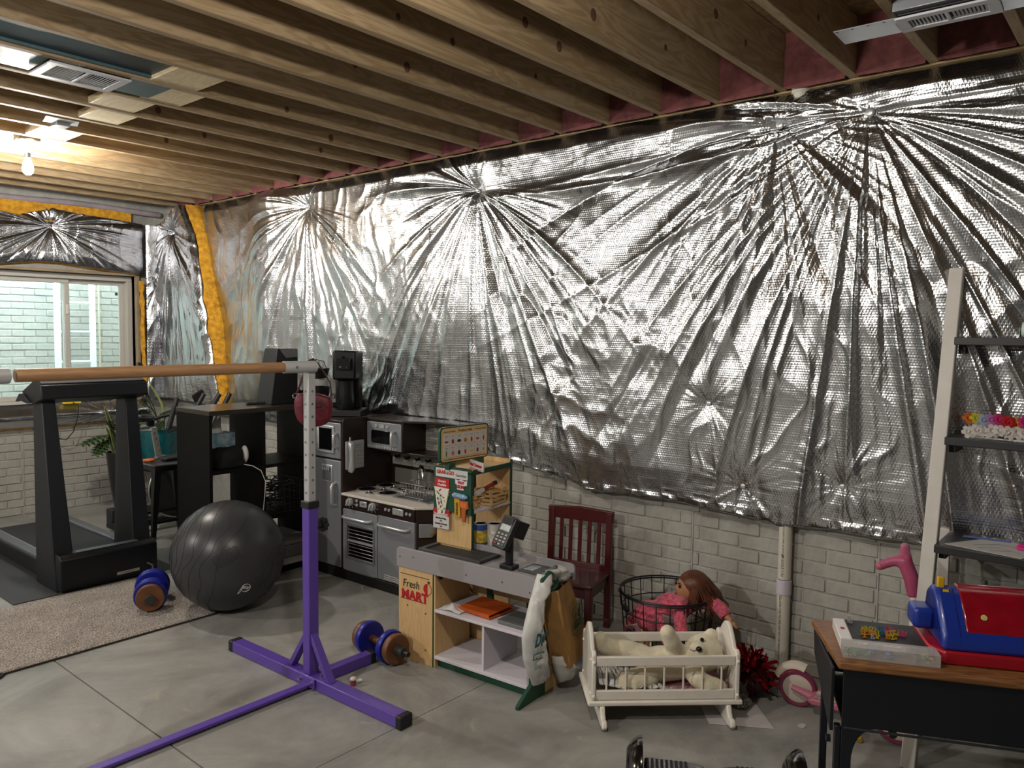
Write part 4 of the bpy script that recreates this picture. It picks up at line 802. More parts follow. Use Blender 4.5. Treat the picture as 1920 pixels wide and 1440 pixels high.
# sink, tap, dish rack
B().bx(.60, .90, .10, .30, .5508, .555).obj('sink_rim', m_sl, kt, .002); B().bx(.62, .88, .115, .285, .5552, .557).obj('sink_bowl', M('sink_grey', '55585c', .3, metal=.5), kt, .001)
B().tube([(.60, .33, .551), (.60, .33, .66), (.605, .325, .69), (.625, .315, .715), (.655, .30, .715), (.675, .285, .69), (.68, .28, .65)], .011, 12).obj('tap', m_chrome, kt)
B().cyl((.60, .33, .551), (.60, .33, .575), .018, n=16).obj('tap_base', m_chrome, kt)
rk = thing('dish_rack', 'small silver wire dish rack standing over the toy sink', 'dish rack', kt.matrix_basis @ Vector((.735, .20, .558)), kt.rotation_euler.z)
b = B()
for z, s in ((.004, .9), (.05, .95), (.085, 1.0)): b.tube([(-.10*s, -.07*s, z), (.10*s, -.07*s, z), (.10*s, .07*s, z), (-.10*s, .07*s, z)], .0022, 5, closed=True)
for k in range(9):
    x = -.1+.025*k; b.tube([(x, -.07, .085), (x*.9, -.063, .004), (x*.9, .063, .004), (x, .07, .085)], .0016, 5)
for k in range(5): b.tube([(-.10, -.06+.03*k, .085), (-.09, -.054+.027*k, .004)], .0016, 5); b.tube([(.10, -.06+.03*k, .085), (.09, -.054+.027*k, .004)], .0016, 5)
b.obj('rack_wire', m_chrome, rk); B().tube([(-.05, 0, .006), (-.03, 0, .10), (.0, .0, .115), (.03, 0, .10), (.05, 0, .006)], .0025, 6).obj('rack_handle', m_chrome, rk)
# back board, tile pieces, microwave, shelf, hooks
B().bx(.257, .985, .412, .43, .535, 1.0).obj('back_board', m_es, kt, .002)
B().bx(.30, .96, .402, .412, .565, .665).obj('splash_panel', M('splash_grey', '6f6d66', .5), kt, .002)
m_tile = [M('tile_pale', 'a8a69c', .35), M('tile_mid', '8f8d84', .35), M('tile_grey', '7d7c76', .35)]
tl = {}
for r in range(19):
    z = .690+.0158*r
    if .806 < z < .816: continue
    x = .275+.03*((r*2) % 3)*.6-(.02 if r % 2 else 0)
    while x < .955:
        L_ = (.075, .05, .098)[(r+int(x*100)) % 3]; x1 = min(x+L_, .965); key = (rng.randrange(3))
        if x1-x > .02:
            if key not in tl: tl[key] = B().bx(-.5, .5, 0, .006, 0, .0140).obj('tile', m_tile[key], kt); o = tl[key]
            else: o = tl[key].copy(); C.objects.link(o)
            o.parent = kt; o.location = ((x+x1)/2, .4055, z); o.scale = (x1-x-.003, 1, 1)
        x = x1
B().bx(.27, .97, .4105, .4118, .685, .99).obj('grout', M('grout_pale', 'b9b7ae', .8), kt)
B().bx(.256, .58, .205, .41, .810, .992).obj('microwave_case', m_es, kt, .003)
mw_ = B().bx(.262, .574, .193, .205, .814, .986).obj('microwave_door', m_sl, kt, .004)
B().prism([(.318, .852), (.470, .852), (.480, .862), (.480, .925), (.470, .935), (.318, .935), (.308, .925), (.308, .862)], (0, .190, 0), (1, 0, 0), (0, 0, 1), (0, -1, 0), .006).obj('door_window', m_win, mw_, .002)
handle(mw_, (.520, .193, .845), (.520, .193, .938), .03, .010); B().bx(.385, .425, .189, .193, .950, .974).obj('display', M('lcd_pale', '9aa39d', .3), mw_)
for x in (.352, .455): B().cyl((x, .193, .962), (x, .187, .962), .011, n=14).obj('button', m_kn, mw_)
for k in range(11): B().cyl((.285+.0245*k, .193, .829), (.285+.0245*k, .189, .829), .0085, n=12).obj('button', m_kn, mw_)
bp_ = [(.256, .195), (.58, .195), (.66, .255), (.74, .30), (.86, .31), (.955, .30), (.99, .34), (.99, .43), (.256, .43)]
B().prism(bp_, (0, 0, 1.0), (1, 0, 0), (0, 1, 0), (0, 0, 1), .014).obj('top_board', m_es, kt, .003)
sp_ = [(.256, .23), (.56, .23), (.66, .225), (.76, .235), (.84, .28), (.86, .33), (.86, .41), (.256, .41)]
B().prism(sp_, (0, 0, .802), (1, 0, 0), (0, 1, 0), (0, 0, 1), .014).obj('curved_shelf', m_es, kt, .003)
for x in (.34, .43, .525, .62): B().tube([(x, .405, .742), (x+.004, .375, .738), (x+.006, .362, .748)], .009, 8).obj('hook', m_blk, kt)
# toy telephone on the tower panel
F = frame((.258, .090, .780), (0, 1, 0), (0, 0, 1)); pb = B().box((0, 0, .006), (.150, .180, .014)).obj('phone_base', M('phone_silver', 'a3a5a8', .4, metal=.2), kt, .012); place(pb, F)
B().box((.030, .062, .0135), (.055, .018, .003)).obj('phone_screen', M('lcd_grey', '8d948f', .3), pb)
for r in range(4):
    for c in range(3): B().cyl((.008+.021*c, .032-.026*r, .012), (.008+.021*c, .032-.026*r, .017), .0082, n=12).obj('phone_key', m_kn, pb)
B().tube([(-.044, .080, .018), (-.046, .070, .026), (-.044, .03, .028), (-.042, -.03, .028), (-.042, -.080, .026), (-.042, -.100, .016)], .018, 12, radii=[.018, .021, .016, .016, .021, .019]).obj('handset', m_kn, pb); B().cyl((-.045, .085, .014), (-.045, .115, .014), .006, n=8).obj('aerial', m_kn, pb)
# paper towel holder on the end
F = frame((.952, .045, .415), (.71, .71, 0), (0, 0, 1)); th = B().prism([(-.05, -.04), (.02, -.04), (.045, -.022), (.052, 0), (.045, .022), (.02, .04), (-.05, .04)], (0, 0, .006), (1, 0, 0), (0, 1, 0), (0, 0, 1), .012).obj('roll_bracket', m_sl, kt, .003); place(th, F)
B().cyl((.025, 0, .01), (.025, 0, .03), .016, n=16).obj('roll_pin', m_chrome, th)
# real coffee maker on the fridge tower, and the tray it stands on
cfm = thing('coffee_maker', 'tall black coffee maker on top of the toy fridge', 'coffee maker', (3.225, 4.150, 1.001), math.radians(-52)); cfm.scale = (.86, .86, 1.0)
m_cf = M('coffee_black', '08090b', .35, spec=.35)
B().box((0, .02, .022), (.27, .25, .044)).obj('drip_base', M('base_brown', '120f0e', .4), cfm, .006)
B().prism([(-.085, -.10), (.085, -.10), (.10, -.05), (.10, .10), (-.10, .10), (-.10, -.05)], (0, .02, .335), (1, 0, 0), (0, 1, 0), (0, 0, 1), .19).obj('brew_head', m_cf, cfm, .012); B().box((0, .075, .15), (.19, .10, .21)).obj('water_tank', m_cf, cfm, .01)
B().lathe([(.055, .0), (.062, .01), (.066, .06), (.064, .12), (.06, .16), (.062, .185), (.0, .186)], (0, -.030, .046), 24).obj('carafe', M('steel_carafe', '2b2d2e', .25, metal=.6), cfm); B().box((0, -.113, .345), (.11, .008, .075)).obj('control_face', M('gloss_black', '1c1d20', .12), cfm, .003)
B().cyl((.03, -.116, .325), (.03, -.122, .325), .008, n=18).obj('dial', m_gun, cfm); B().box((-.03, -.1155, .39), (.05, .003, .018)).obj('clock', M('lcd_dark', '2a2f2e', .15), cfm); text('maker_print', 'ON', .009, m_wht, cfm, frame((-.02, -.1178, .325), (1, 0, 0), (0, 0, 1)))
bw = thing('bowl_stack', 'black bowl stacked in a white one on the bookcase left of the coffee maker', 'bowl', (3.20, 4.445, 1.0785)); B().lathe([(.02, 0), (.06, .0), (.085, .05), (.09, .10), (.086, .10), (.08, .052), (.0, .01)], n=28).obj('bowl_black', m_blk, bw); B().lathe([(.03, .104), (.075, .110), (.088, .150), (.084, .150), (.06, .116), (.0, .112)], n=28).obj('bowl_white', m_wht, bw)
B().lathe([(.03, .154), (.07, .158), (.088, .225), (.084, .225), (.06, .165), (0, .16)], n=28).obj('bowl_black', m_blk, bw); B().tube([(-.085, 0, .215), (-.06, 0, .27), (0, 0, .285), (.06, 0, .27), (.085, 0, .215)], .003, 6).obj('bail_handle', m_blk, bw)
# ================================================================== toy market stand
mk = thing('market_stand', 'toy wooden market checkout stand with grey counter and green trim', 'play stand', (2.474, 2.556, 0), math.radians(-85.5))
m_bir = wood_mat('birch_ply', 'd2b07c', 'c8a470', (3, 3, .35), 7, .55); m_grn = M('green_trim', '12442f', .45); m_gry = M('counter_grey', '928f91', .55); m_whs = M('shelf_lilac_white', 'd2cdd4', .5); m_redp = M('red_print', 'b0161d', .5); m_tray = M('tray_dark', '3a3b3e', .5)
def pan(name, x0, x1, y0, y1, z0, z1, m, bev=.0015): return B().bx(x0, x1, y0, y1, z0, z1).obj(name, m, mk, bev)
fp = pan('front_panel', -.217, -.002, .004, .016, 0, .440, m_bir); pan('green_edge', -.002, .003, .002, .27, 0, .437, m_grn); pan('inner_panel', .003, .013, .006, .262, .0, .437, m_bir)
pan('end_panel', -.217, -.205, .016, .30, 0, .44, m_bir); pan('back_panel', -.205, .10, .285, .297, .0, .44, m_bir); pan('back_strip', .10, .135, .283, .298, .06, .44, m_grn); pan('back_panel', .135, .34, .285, .297, .30, .44, m_bir)
pan('green_edge', .543, .548, .002, .30, .03, .445, m_grn); rp = pan('end_panel', .548, .560, .008, .30, .0, .46, m_bir); pan('end_trim', .560, .5615, .006, .016, .03, .45, m_grn)
pan('shelf', .013, .543, .0, .275, .266, .279, m_whs); pan('bottom_shelf', .013, .543, .0, .275, .045, .060, m_whs); pan('shelf_divider', .283, .295, .01, .27, .060, .266, m_whs); pan('plinth', .003, .543, .03, .045, .0, .045, m_grn)
B().prism([(-.10, 0), (-.10, .016), (.03, .095), (.10, .075), (.10, 0)], (.555, .0, 0), (0, 1, 0), (0, 0, 1), (1, 0, 0), .018).obj('stabiliser_foot', m_grn, mk, .002)
for z in (.425, .262): B().lathe([(0, -.012), (.014, -.012), (.014, 0), (0, 0)], (.0205, .04, z), 16, (1, 0, 0)).obj('cam_cover', m_blk, mk)
# counter: deck and raised rails with rounded ends
pan('counter_deck', -.225, .572, .012, .31, .470, .486, m_gry)
def rail(y, z0, z1, nm):
    r = .022; P5 = [(-.228, z0), (.577, z0)]+[(.577-r+r*math.cos(a), z1-r+r*math.sin(a)) for a in np.linspace(0, PI/2, 5)]+[(-.228+r-r*math.sin(a), z1-r+r*math.cos(a)) for a in np.linspace(0, PI/2, 5)]
    return B().prism(P5, (0, y, 0), (1, 0, 0), (0, 0, 1), (0, 1, 0), .013).obj(nm, m_gry, mk, .002)
fr_ = rail(.0055, .441, .536, 'front_rail'); rail(.3135, .45, .522, 'back_rail')
for x, z in ((-.205, .49), (-.12, .50), (.20, .478), (.40, .485), (.545, .468)): B().cyl((x, -.0015, z), (x, .002, z), .0045, n=8).obj('screw_cap', M('screw_dark', '4a4848', .5), fr_)
for x, z in ((-.16, .262), (-.045, .245), (-.19, .05), (-.045, .07)): B().cyl((x, .003, z), (x, .006, z), .0045, n=8).obj('screw_cap', M('screw_dark', '4a4848', .5), fp)
B().bx(-.215, .17, .135, .155, .486, .500).bx(-.215, .17, .275, .295, .486, .500).bx(-.215, -.19, .155, .275, .486, .500).bx(.145, .17, .155, .275, .486, .500).obj('belt_frame', m_tray, mk, .002); pan('conveyor_belt', -.19, .145, .155, .275, .486, .492, M('belt_dark', '26282a', .7))
pan('scan_plate', .365, .50, .165, .295, .486, .492, m_tray); pan('scan_glass', .38, .43, .19, .27, .492, .494, M('scan_window', '8f9698', .2, metal=.3), .0005)
# front sign: Fresh MART with an apple
F = frame((-.109, .0032, .345), (1, 0, 0), (0, 0, 1))
text('sign_fresh', 'Fresh', .052, m_blk, fp, F @ Matrix.Translation((-.028, .022, 0)), ext=.0008, sx=.92, shear=.12)
text('sign_mart', 'MART', .062, m_redp, fp, F @ Matrix.Translation((-.005, -.033, 0)), ext=.0009, bold=.0028, sx=1.02)
B().bx(-.095, .055, -.0007, .0007, .051, .0535).bx(-.095, .085, -.0007, .0007, -.068, -.0655).obj('sign_rule', m_blk, fp).matrix_local = F @ Matrix.Rotation(PI/2, 4, 'X')
ap = B().prism([(.0, .0)]+[( .024*math.cos(a)*(1 if math.cos(a) < 0 else .2), .026*math.sin(a)) for a in np.linspace(PI/2, 3*PI/2, 14)], (0, 0, 0), (1, 0, 0), (0, 1, 0), (0, 0, 1), .0016).obj('apple_half', m_redp, fp); ap.matrix_local = F @ Matrix.Translation((.075, .018, 0))
o = B().tube([(.024*math.cos(a), .026*math.sin(a), 0) for a in np.linspace(-PI/2, PI/2, 16)], .0015, 5).obj('apple_outline', m_redp, fp); o.matrix_local = F @ Matrix.Translation((.077, .018, 0))
o = B().ell((0, .034, 0), (.009, .006, .001), 10, 6).obj('apple_leaf', m_grn, fp); o.matrix_local = F @ Matrix.Translation((.083, .018, 0))
# tower
ty0, ty1, tx0, tx1 = .275, .605, -.215, .012
pan('tower_panel', tx0, tx1-.004, ty0, ty0+.012, .486, .70, m_bir); pan('green_edge', tx1-.004, tx1+.002, ty0, ty0+.014, .486, .70, m_grn); pan('tower_back', tx0, tx1-.004, ty1-.012, ty1, .47, .885, m_bir); pan('green_edge', tx1-.004, tx1+.002, ty1-.014, ty1+.002, .30, .905, m_grn); pan('tower_back', tx0, tx1-.004, ty1-.012, ty1, .0, .47, m_bir)
pan('tower_shelf', tx0, tx1, ty0+.012, ty1-.012, .672, .684, m_whs); pan('tower_shelf', tx0, tx1, ty0+.04, ty1-.012, .50, .512, m_whs)
pan('tower_top', tx0, tx1-.003, ty0+.005, ty1, .868, .880, m_bir); pan('top_trim', tx1-.003, tx1+.003, ty0+.005, ty1+.002, .864, .890, m_grn); pan('top_lip', tx0, tx1, ty1-.012, ty1, .880, .905, m_bir); pan('top_lip', tx0, tx0+.01, ty0, ty1, .880, .900, m_bir)
gp = [(-.222, .672), (.018, .672), (.018, .88)]+[(.018-.018+.018*math.cos(a), .877+.018*math.sin(a)) for a in np.linspace(0, PI/2, 4)]+[(-.204-.018*math.sin(a), .877+.018*math.cos(a)) for a in np.linspace(0, PI/2, 4)]
g = B().prism(gp, (0, ty0-.010, 0), (1, 0, 0), (0, 0, 1), (0, 1, 0), .014).obj('green_header', m_grn, mk, .002)
FZ = lambda x, z, y=ty0-.0185: frame((x, y, z), (1, 0, 0), (0, 0, 1))
o = B().box((0, 0, 0), (.205, .044, .003)).obj('header_card', M('card_white', 'c6c4c2', .5), g, .001); place(o, FZ(-.104, .863))
text('header_words', 'GRAB', .0245, m_redp, o, Matrix.Translation((-.066, .002, .002)), bold=.0010, sx=.95); text('header_words', '&', .022, m_grn, o, Matrix.Translation((-.0265, .0, .002))); text('header_words', 'GO', .0245, m_redp, o, Matrix.Translation((-.001, .002, .002)), bold=.0010, sx=.95); text('header_words', 'Favorites', .0195, m_blk, o, Matrix.Translation((.0605, -.004, .002)), sx=.92)
o = B().box((0, 0, 0), (.095, .062, .004)).obj('checklist_card', m_redp, g, .001); place(o, FZ(-.165, .802)); text('checklist_words', 'Grocery', .015, m_wht, o, Matrix.Translation((0, .017, .0025)), bold=.0005); text('checklist_words', 'Checklist', .015, m_wht, o, Matrix.Translation((0, -.001, .0025)), bold=.0005)
for k in range(3): q_ = B().box((-.03+.03*k, -.040, .001), (.028, .026, .003)).obj('list_card', m_wht, o)
cupp = [(-.052, .052), (.048, .048), (.042, .03), (.018, -.085), (-.026, -.085), (-.044, .03)]
o = B().prism(cupp, (0, 0, 0), (1, 0, 0), (0, 1, 0), (0, 0, 1), .006).obj('paper_cup', M('cup_cream', 'd6d2c6', .6), g, .001); place(o, FZ(-.163, .737, ty0-.021))
cols = [M('dot_red', 'a02028', .5), M('dot_blue', '2b3f7d', .5), M('dot_yellow', 'c79f2b', .5), M('dot_green', '33683a', .5)]
for k in range(22):
    yy = .04-.0055*k; hw = .040-(.04-yy)*.18; xx = rng.uniform(-hw, hw*.8); B().cyl((xx, yy, .003), (xx, yy, .0042), .0042, n=10).obj('dot', cols[k % 4], o)
text('cup_words', 'A CUP', .016, m_grn, o, Matrix.Translation((-.006, -.01, .0036)) @ Matrix.Rotation(-1.4, 4, 'Z')); text('cup_words', 'for you', .013, m_grn, o, Matrix.Translation((-.020, -.02, .0036)) @ Matrix.Rotation(-1.35, 4, 'Z'))
o = B().prism([(-.038, .022), (-.02, .016), (.0, .024), (.02, .016), (.038, .020), (.036, -.004), (.018, -.008), (.016, -.03), (-.026, -.028), (-.028, -.004), (-.038, 0)], (0, 0, 0), (1, 0, 0), (0, 1, 0), (0, 0, 1), .004).obj('gum_card', M('card_pink', 'd8c4cc', .5), g, .001); place(o, FZ(-.042, .818)); text('gum_words', 'FRUIT', .015, cols[0], o, Matrix.Translation((0, .007, .0025)), bold=.001); text('gum_words', 'GUM', .020, cols[0], o, Matrix.Translation((-.004, -.014, .0025)), bold=.0015)
o = B().cyl((-.036, 0, 0), (.034, -.004, 0), .013, n=16).lathe([(.004, -.012), (.011, 0)], (-.036, 0, 0), 12, (1, 0, 0)).lathe([(.012, 0), (.005, .014)], (.034, -.004, 0), 12, (1, 0, 0)).obj('candy_roll', M('candy_blue', '7fa3c4', .4, var=.5, scale=60), g); place(o, FZ(-.042, .763, ty0-.03))
o = B().box((0, 0, 0), (.036, .10, .008), rz=.06).obj('chocolate_bar', M('wrapper_yellow', 'c99a1e', .4), g, .003); place(o, FZ(-.062, .705, ty0-.022)); text('bar_words', 'CHOCO', .017, M('print_brown', '3a1c10', .5), o, Matrix.Translation((0, -.01, .0045)) @ Matrix.Rotation(PI/2, 4, 'Z'), bold=.001)
o = B().prism([(-.028, .045), (.026, .045), (.030, .012), (.014, .008), (.010, -.06), (-.012, -.06), (-.016, .008), (-.030, .012)], (0, 0, 0), (1, 0, 0), (0, 1, 0), (0, 0, 1), .008).obj('cup_wrapper', M('wrapper_orange', 'b0582a', .45), g, .003); place(o, FZ(-.020, .695, ty0-.024)); B().box((0, .024, .005), (.042, .026, .002)).obj('wrapper_label', M('label_orange', 'd07030', .4), o)
o = B().cyl((0, 0, 0), (0, -.02, 0), .004, n=8).obj('peg', m_beech, g); o.location = (.006, ty0-.017, .706)
o = B().cyl((0, 0, 0), (0, -.02, 0), .004, n=8).obj('peg', m_beech, g); o.location = (-.108, ty0-.017, .77)
o = B().box((0, 0, 0), (.104, .098, .003)).obj('hours_card', M('card_white', 'c6c4c2', .5), g, .001); place(o, FZ(-.170, .628)); B().prism([(-.052, .018), (.0, .026), (.052, .016), (.052, .049), (-.052, .049)], (0, 0, .002), (1, 0, 0), (0, 1, 0), (0, 0, 1), .0012).obj('card_band', m_redp, o)
for i, (s_, z_, sz_) in enumerate((('Open Every Day!', .026, .013), ('Monday-Friday', .004, .0115), ('9-9', -.010, .010), ('Saturday & Sunday', -.024, .0105), ('9-6', -.038, .010))): text('hours_words', s_, sz_, m_wht if i == 0 else m_blk, o, Matrix.Translation((0, z_, .0028)), bold=.0003)
# next customer bar resting on the tower edge
o = B().box((0, 0, 0), (.155, .045, .012)).obj('divider_bar', M('card_white', 'c6c4c2', .5), None, .004); tag(o, 'white divider bar reading Next Customer lying on the toy market tower', 'sign'); wmk = mk.matrix_basis
o.matrix_world = wmk @ frame((.0, ty0+.05, .905), (.85, -.45, .0), (.0, .05, 1)); text('bar_words', 'Next Customer', .022, m_redp, o, Matrix.Translation((0, .003, .0065)), bold=.001); B().bx(-.07, .07, -.017, -.0145, .0062, .0068).obj('bar_rule', m_redp, o)
# product guide sign along the tower top
F = frame((-.125, .375, 1.003), (.10, 1, 0), (0, 0, 1)); rr = .022
def rrect(w_, h_, r_): return [(sx_*(w_/2-r_)+r_*math.cos(a), sy_*(h_/2-r_)+r_*math.sin(a)) for sx_, sy_, a0 in ((1, 1, 0), (-1, 1, PI/2), (-1, -1, PI), (1, -1, 3*PI/2)) for a in (a0+np.linspace(0, PI/2, 5))]
sg = B().prism(rrect(.345, .178, rr), (0, 0, 0), (1, 0, 0), (0, 1, 0), (0, 0, 1), .016).obj('guide_sign', m_grn, mk, .002); sg.matrix_local = F
B().prism(rrect(.325, .165, .018), (0, 0, .009), (1, 0, 0), (0, 1, 0), (0, 0, 1), .003).obj('guide_board', m_bir, sg)
text('guide_title', 'Product Guide', .016, M('print_brown', '3a1c10', .5), sg, Matrix.Translation((0, .066, .011))); B().bx(-.15, -.07, .064, .0665, .0105, .0115).bx(.07, .15, .064, .0665, .0105, .0115).bx(-.15, .15, -.074, -.0715, .0105, .0115).obj('guide_rule', m_blk, sg)
food = ['a02028', 'a02028', '1d2a22', 'b06a1c', '9c1c2c', 'b4522a', 'a01f2a', '4f7d2c', 'c4622a', '3c1626', 'b01f30', 'd0a52c', '7c1c28', '8f8d3a']; fs_ = [(.014, .005), (.009, .012), (.014, .008), (.012, .011), (.007, .013), (.013, .007), (.006, .014), (.006, .016), (.010, .012), (.009, .012), (.007, .013), (.014, .006), (.008, .012), (.006, .009)]
for k in range(14):
    cx_ = -.132+.044*(k % 7); cy_ = .026 if k < 7 else -.033; cd = B().bx(cx_-.0205, cx_+.0205, cy_-.028, cy_+.028, .0105, .0118).obj('guide_card', M('card_white', 'c6c4c2', .5), sg)
    o = B().ell((cx_, cy_-.010, .012), (fs_[k][0], fs_[k][1], .001), 12, 6).obj('food_picture', M('food_'+food[k], food[k], .5), cd); B().bx(cx_-.012, cx_+.012, cy_+.017, cy_+.0195, .0117, .0123).bx(cx_-.008, cx_+.008, cy_+.010, cy_+.0120, .0117, .0123).obj('price_lines', M('print_grey', '8a8a90', .6), cd)
for yy in (.27, .50): B().box((-.125, yy, .898), (.03, .05, .034)).obj('sign_foot', m_grn, mk, .003)
# loose goods on the stand
WM = lambda x, y, z: wmk @ Vector((x, y, z))
def crate(x, y, z, L_, W_c, H_, rz, label, fill):
    t = thing('slat_crate', label, 'crate', WM(x, y, z), mk.rotation_euler.z+rz, 'little wooden crates on the market tower shelf')
    for sx_ in (-1, 1):
        for sy_ in (-1, 1): B().box((sx_*(L_/2-.008), sy_*(W_c/2-.008), H_/2), (.014, .014, H_)).obj('corner_post', m_bir, t)
    for k in range(2):
        zz = H_*(.22+.5*k)
        for s in (-1, 1): B().box((0, s*(W_c/2-.001), zz), (L_, .004, H_*.28)).obj('slat', m_bir, t); B().box((s*(L_/2-.001), 0, zz), (.004, W_c, H_*.28)).obj('slat', m_bir, t)
    for k in range(4): B().box((0, -W_c/2+W_c*(k+.5)/4, .003), (L_-.01, W_c/4-.006, .004)).obj('bottom_slat', m_bir, t)
    if fill: B().box((.0, 0, H_*.6), (L_*.7, W_c*.6, H_*.45)).obj('wrapped_goods', M('goods_gold', 'c98e2a', .5, var=.4, scale=40), t, .01)
crate(-.045, .49, .6845, .115, .14, .042, .1, 'lower slatted toy crate on the tower shelf beneath another crate', False); crate(-.04, .495, .7275, .110, .135, .040, -.05, 'upper slatted toy crate holding golden packets on the tower shelf', True); crate(-.07, .345, .6845, .10, .09, .04, .3, 'slatted toy crate at the front of the tower shelf behind the green header', False)
o = B().box((0, 0, 0), (.014, .17, .016)).obj('candy_tube', M('wrapper_red', '8e1420', .35), None, .003); tag(o, 'red and black candy stick laid across the slatted toy crates', 'candy'); o.matrix_world = wmk @ (Matrix.Translation((-.012, .415, .779)) @ Matrix.Rotation(.20, 4, 'X')); B().bx(-.0075, .0075, -.086, -.02, -.0085, .0085).obj('white_end', m_wht, o); B().bx(-.0075, .0075, .06, .087, -.0085, .0085).obj('black_end', m_blk, o)
def can(x, y, label, c1, c2):
    t = thing('toy_can', label, 'can', WM(x, y, .5125), 0, 'toy food cans on the market stand'); B().cyl((0, 0, 0), (0, 0, .105), .033, n=24).obj('can_body', M('can_'+c1, c1, .4), t, .002); B().cyl((0, 0, .015), (0, 0, .075), .0335, n=24, caps=False).obj('can_label', M('canlabel_'+c2, c2, .45, var=.5, scale=40), t); B().lathe([(0, .105), (.028, .105), (.031, .109), (.0335, .108), (.0335, .104)], n=24).obj('can_lid', m_kn, t)
can(.015, .34, 'toy can with a blue and yellow label by the tower', '2a4a8c', 'c0a23a'); can(.075, .375, 'toy can with a white and maroon label nearest the card reader', 'b9b6b0', 'cfcac2')
# card reader on its post
cr = thing('card_reader', 'black toy card reader on a post on the grey counter', 'card reader', WM(.31, .175, .4865), mk.rotation_euler.z)
B().box((0, 0, .010), (.075, .055, .020)).obj('clamp_base', m_blk, cr, .004); B().cyl((0, 0, .02), (0, 0, .16), .019, n=16).obj('post', m_blk, cr)
F = frame((-.012, -.025, .172), (.98, -.15, .05), (.28, .42, .86)); hd = B().prism(rrect(.098, .155, .014), (0, 0, -.012), (1, 0, 0), (0, 1, 0), (0, 0, 1), .03).obj('reader_body', M('reader_black', '1a1b1e', .4), cr, .004); hd.matrix_local = F
B().box((.003, .036, .0045), (.066, .062, .002)).obj('screen', M('reader_screen', 'b9c4c4', .3, var=.25, scale=40), hd)
for r in range(4):
    for c in range(3): B().box((-.025+.026*c, -.012-.0155*r, .0045), (.017, .008, .003)).obj('key', cols[0] if (r, c) == (3, 0) else (cols[3] if (r, c) == (3, 2) else M('key_grey', 'a8a8a8', .5)), hd, .001)
B().prism([(-.05, -.02), (.05, -.03), (.06, .05), (-.05, .06)], (.0, .02, -.05), (0, 0, 1), (0, 1, 0), (1, 0, 0), .075).obj('reader_cradle', m_blk, hd, .004)
# on the middle shelf
b = B(); b.prism([(-.10, -.085), (.10, -.085), (.11, .08), (-.09, .09)], (0, 0, .006), (1, 0, 0), (0, 1, 0), (0, 0, 1), .006); b.prism([(-.10, -.085), (.095, -.085), (.10, .085), (-.095, .09)], (0, .0, .019), (1, 0, .02), (0, 1, .03), (0, 0, 1), .005).box((0, -.083, .0125), (.19, .004, .018))
m_or = M('orange_vinyl', 'c2561c', .5, bump=.3, bscale=200); o = b.obj('folder', m_or, None, .002); tag(o, 'bright orange vinyl folder lying on the market stand middle shelf', 'folder'); o.matrix_world = wmk @ (Matrix.Translation((.205, .135, .2795)) @ Matrix.Rotation(-.06, 4, 'Z'))
o = B().prism(rrect(.19, .15, .012), (0, 0, .009), (1, 0, 0), (0, 1, 0), (0, 0, 1), .016).obj('tray', M('tray_grey', '66696a', .5), None, .003); tag(o, 'flat grey plastic tray beside the orange folder on the market shelf', 'tray'); o.matrix_world = wmk @ Matrix.Translation((.44, .11, .2795)); B().prism(rrect(.16, .12, .012), (0, 0, .0178), (1, 0, 0), (0, 1, 0), (0, 0, 1), .0016).obj('tray_inset', M('tray_inset', '5b5e5f', .5), o)
gx, gy = np.meshgrid(np.linspace(-.06, .06, 26), np.linspace(-.035, .035, 18), indexing='ij'); o = B().grid(np.stack([gx+.01*fbm(gy*40, gx*20, 3), gy, .004+.028*ridg(gx*28, gy*40, 5)*np.clip(1-(gx/.065)**2-(gy/.04)**2, 0, 1)], -1)).obj('cloth', M('cloth_white', 'cfccc8', .9), None, smooth=180); o.modifiers.new('s', 'SOLIDIFY').thickness = .002
tag(o, 'crumpled white tissue on the left end of the market middle shelf', 'cloth'); o.matrix_world = wmk @ Matrix.Translation((.085, .05, .2805))
# ================================================================== chair, bags, basket, cradle
m_mar = M('maroon_paint', '4e1418', .35, coat=.3, var=.1, scale=12)
ang = math.atan2(2.223-2.548, 3.444-3.365)
ch = thing('child_chair', 'dark red wooden slat back child chair against the brick wall behind the market stand', 'chair', (3.400, 2.385, 0), ang)
# local x runs along the back (to the right in the picture), local y points to the wall
HW = .165
for s in (-1, 1):
    B().prism([(-.012, 0), (.018, 0), (.016, .30), (.034, .612), (.004, .612), (-.014, .30)], (s*HW, 0, 0), (0, 1, 0), (0, 0, 1), (1, 0, 0), .034).obj('rear_leg', m_mar, ch, .005)
    B().box((s*(HW-.006), -.265, .145), (.034, .034, .29), taper=(1.15, 1.15)).obj('front_leg', m_mar, ch, .005)
    B().box((s*(HW-.006), -.13, .255), (.018, .24, .055)).obj('side_rail', m_mar, ch, .003)
B().prism([(-.185, .555), (.185, .555), (.188, .620), (.0, .630), (-.188, .620)], (0, .022, 0), (1, 0, 0), (0, 0, 1), (0, 1, 0), .024).obj('top_rail', m_mar, ch, .005)
for k in range(5): B().box((-.108+.054*k, .010, .435), (.021, .012, .25), rx=-.06).obj('slat', m_mar, ch, .003)
B().box((0, .001, .315), (.30, .018, .04)).obj('lower_rail', m_mar, ch, .003)
B().prism([(-.185, -.285), (.185, -.285), (.178, .0), (-.178, .0)], (0, -.005, .296), (1, 0, 0), (0, 1, 0), (0, 0, 1), .022).obj('seat', m_mar, ch, .007)
for y in (-.262, .0): B().box((0, y, .255), (.29, .016, .05)).obj('apron', m_mar, ch, .003)
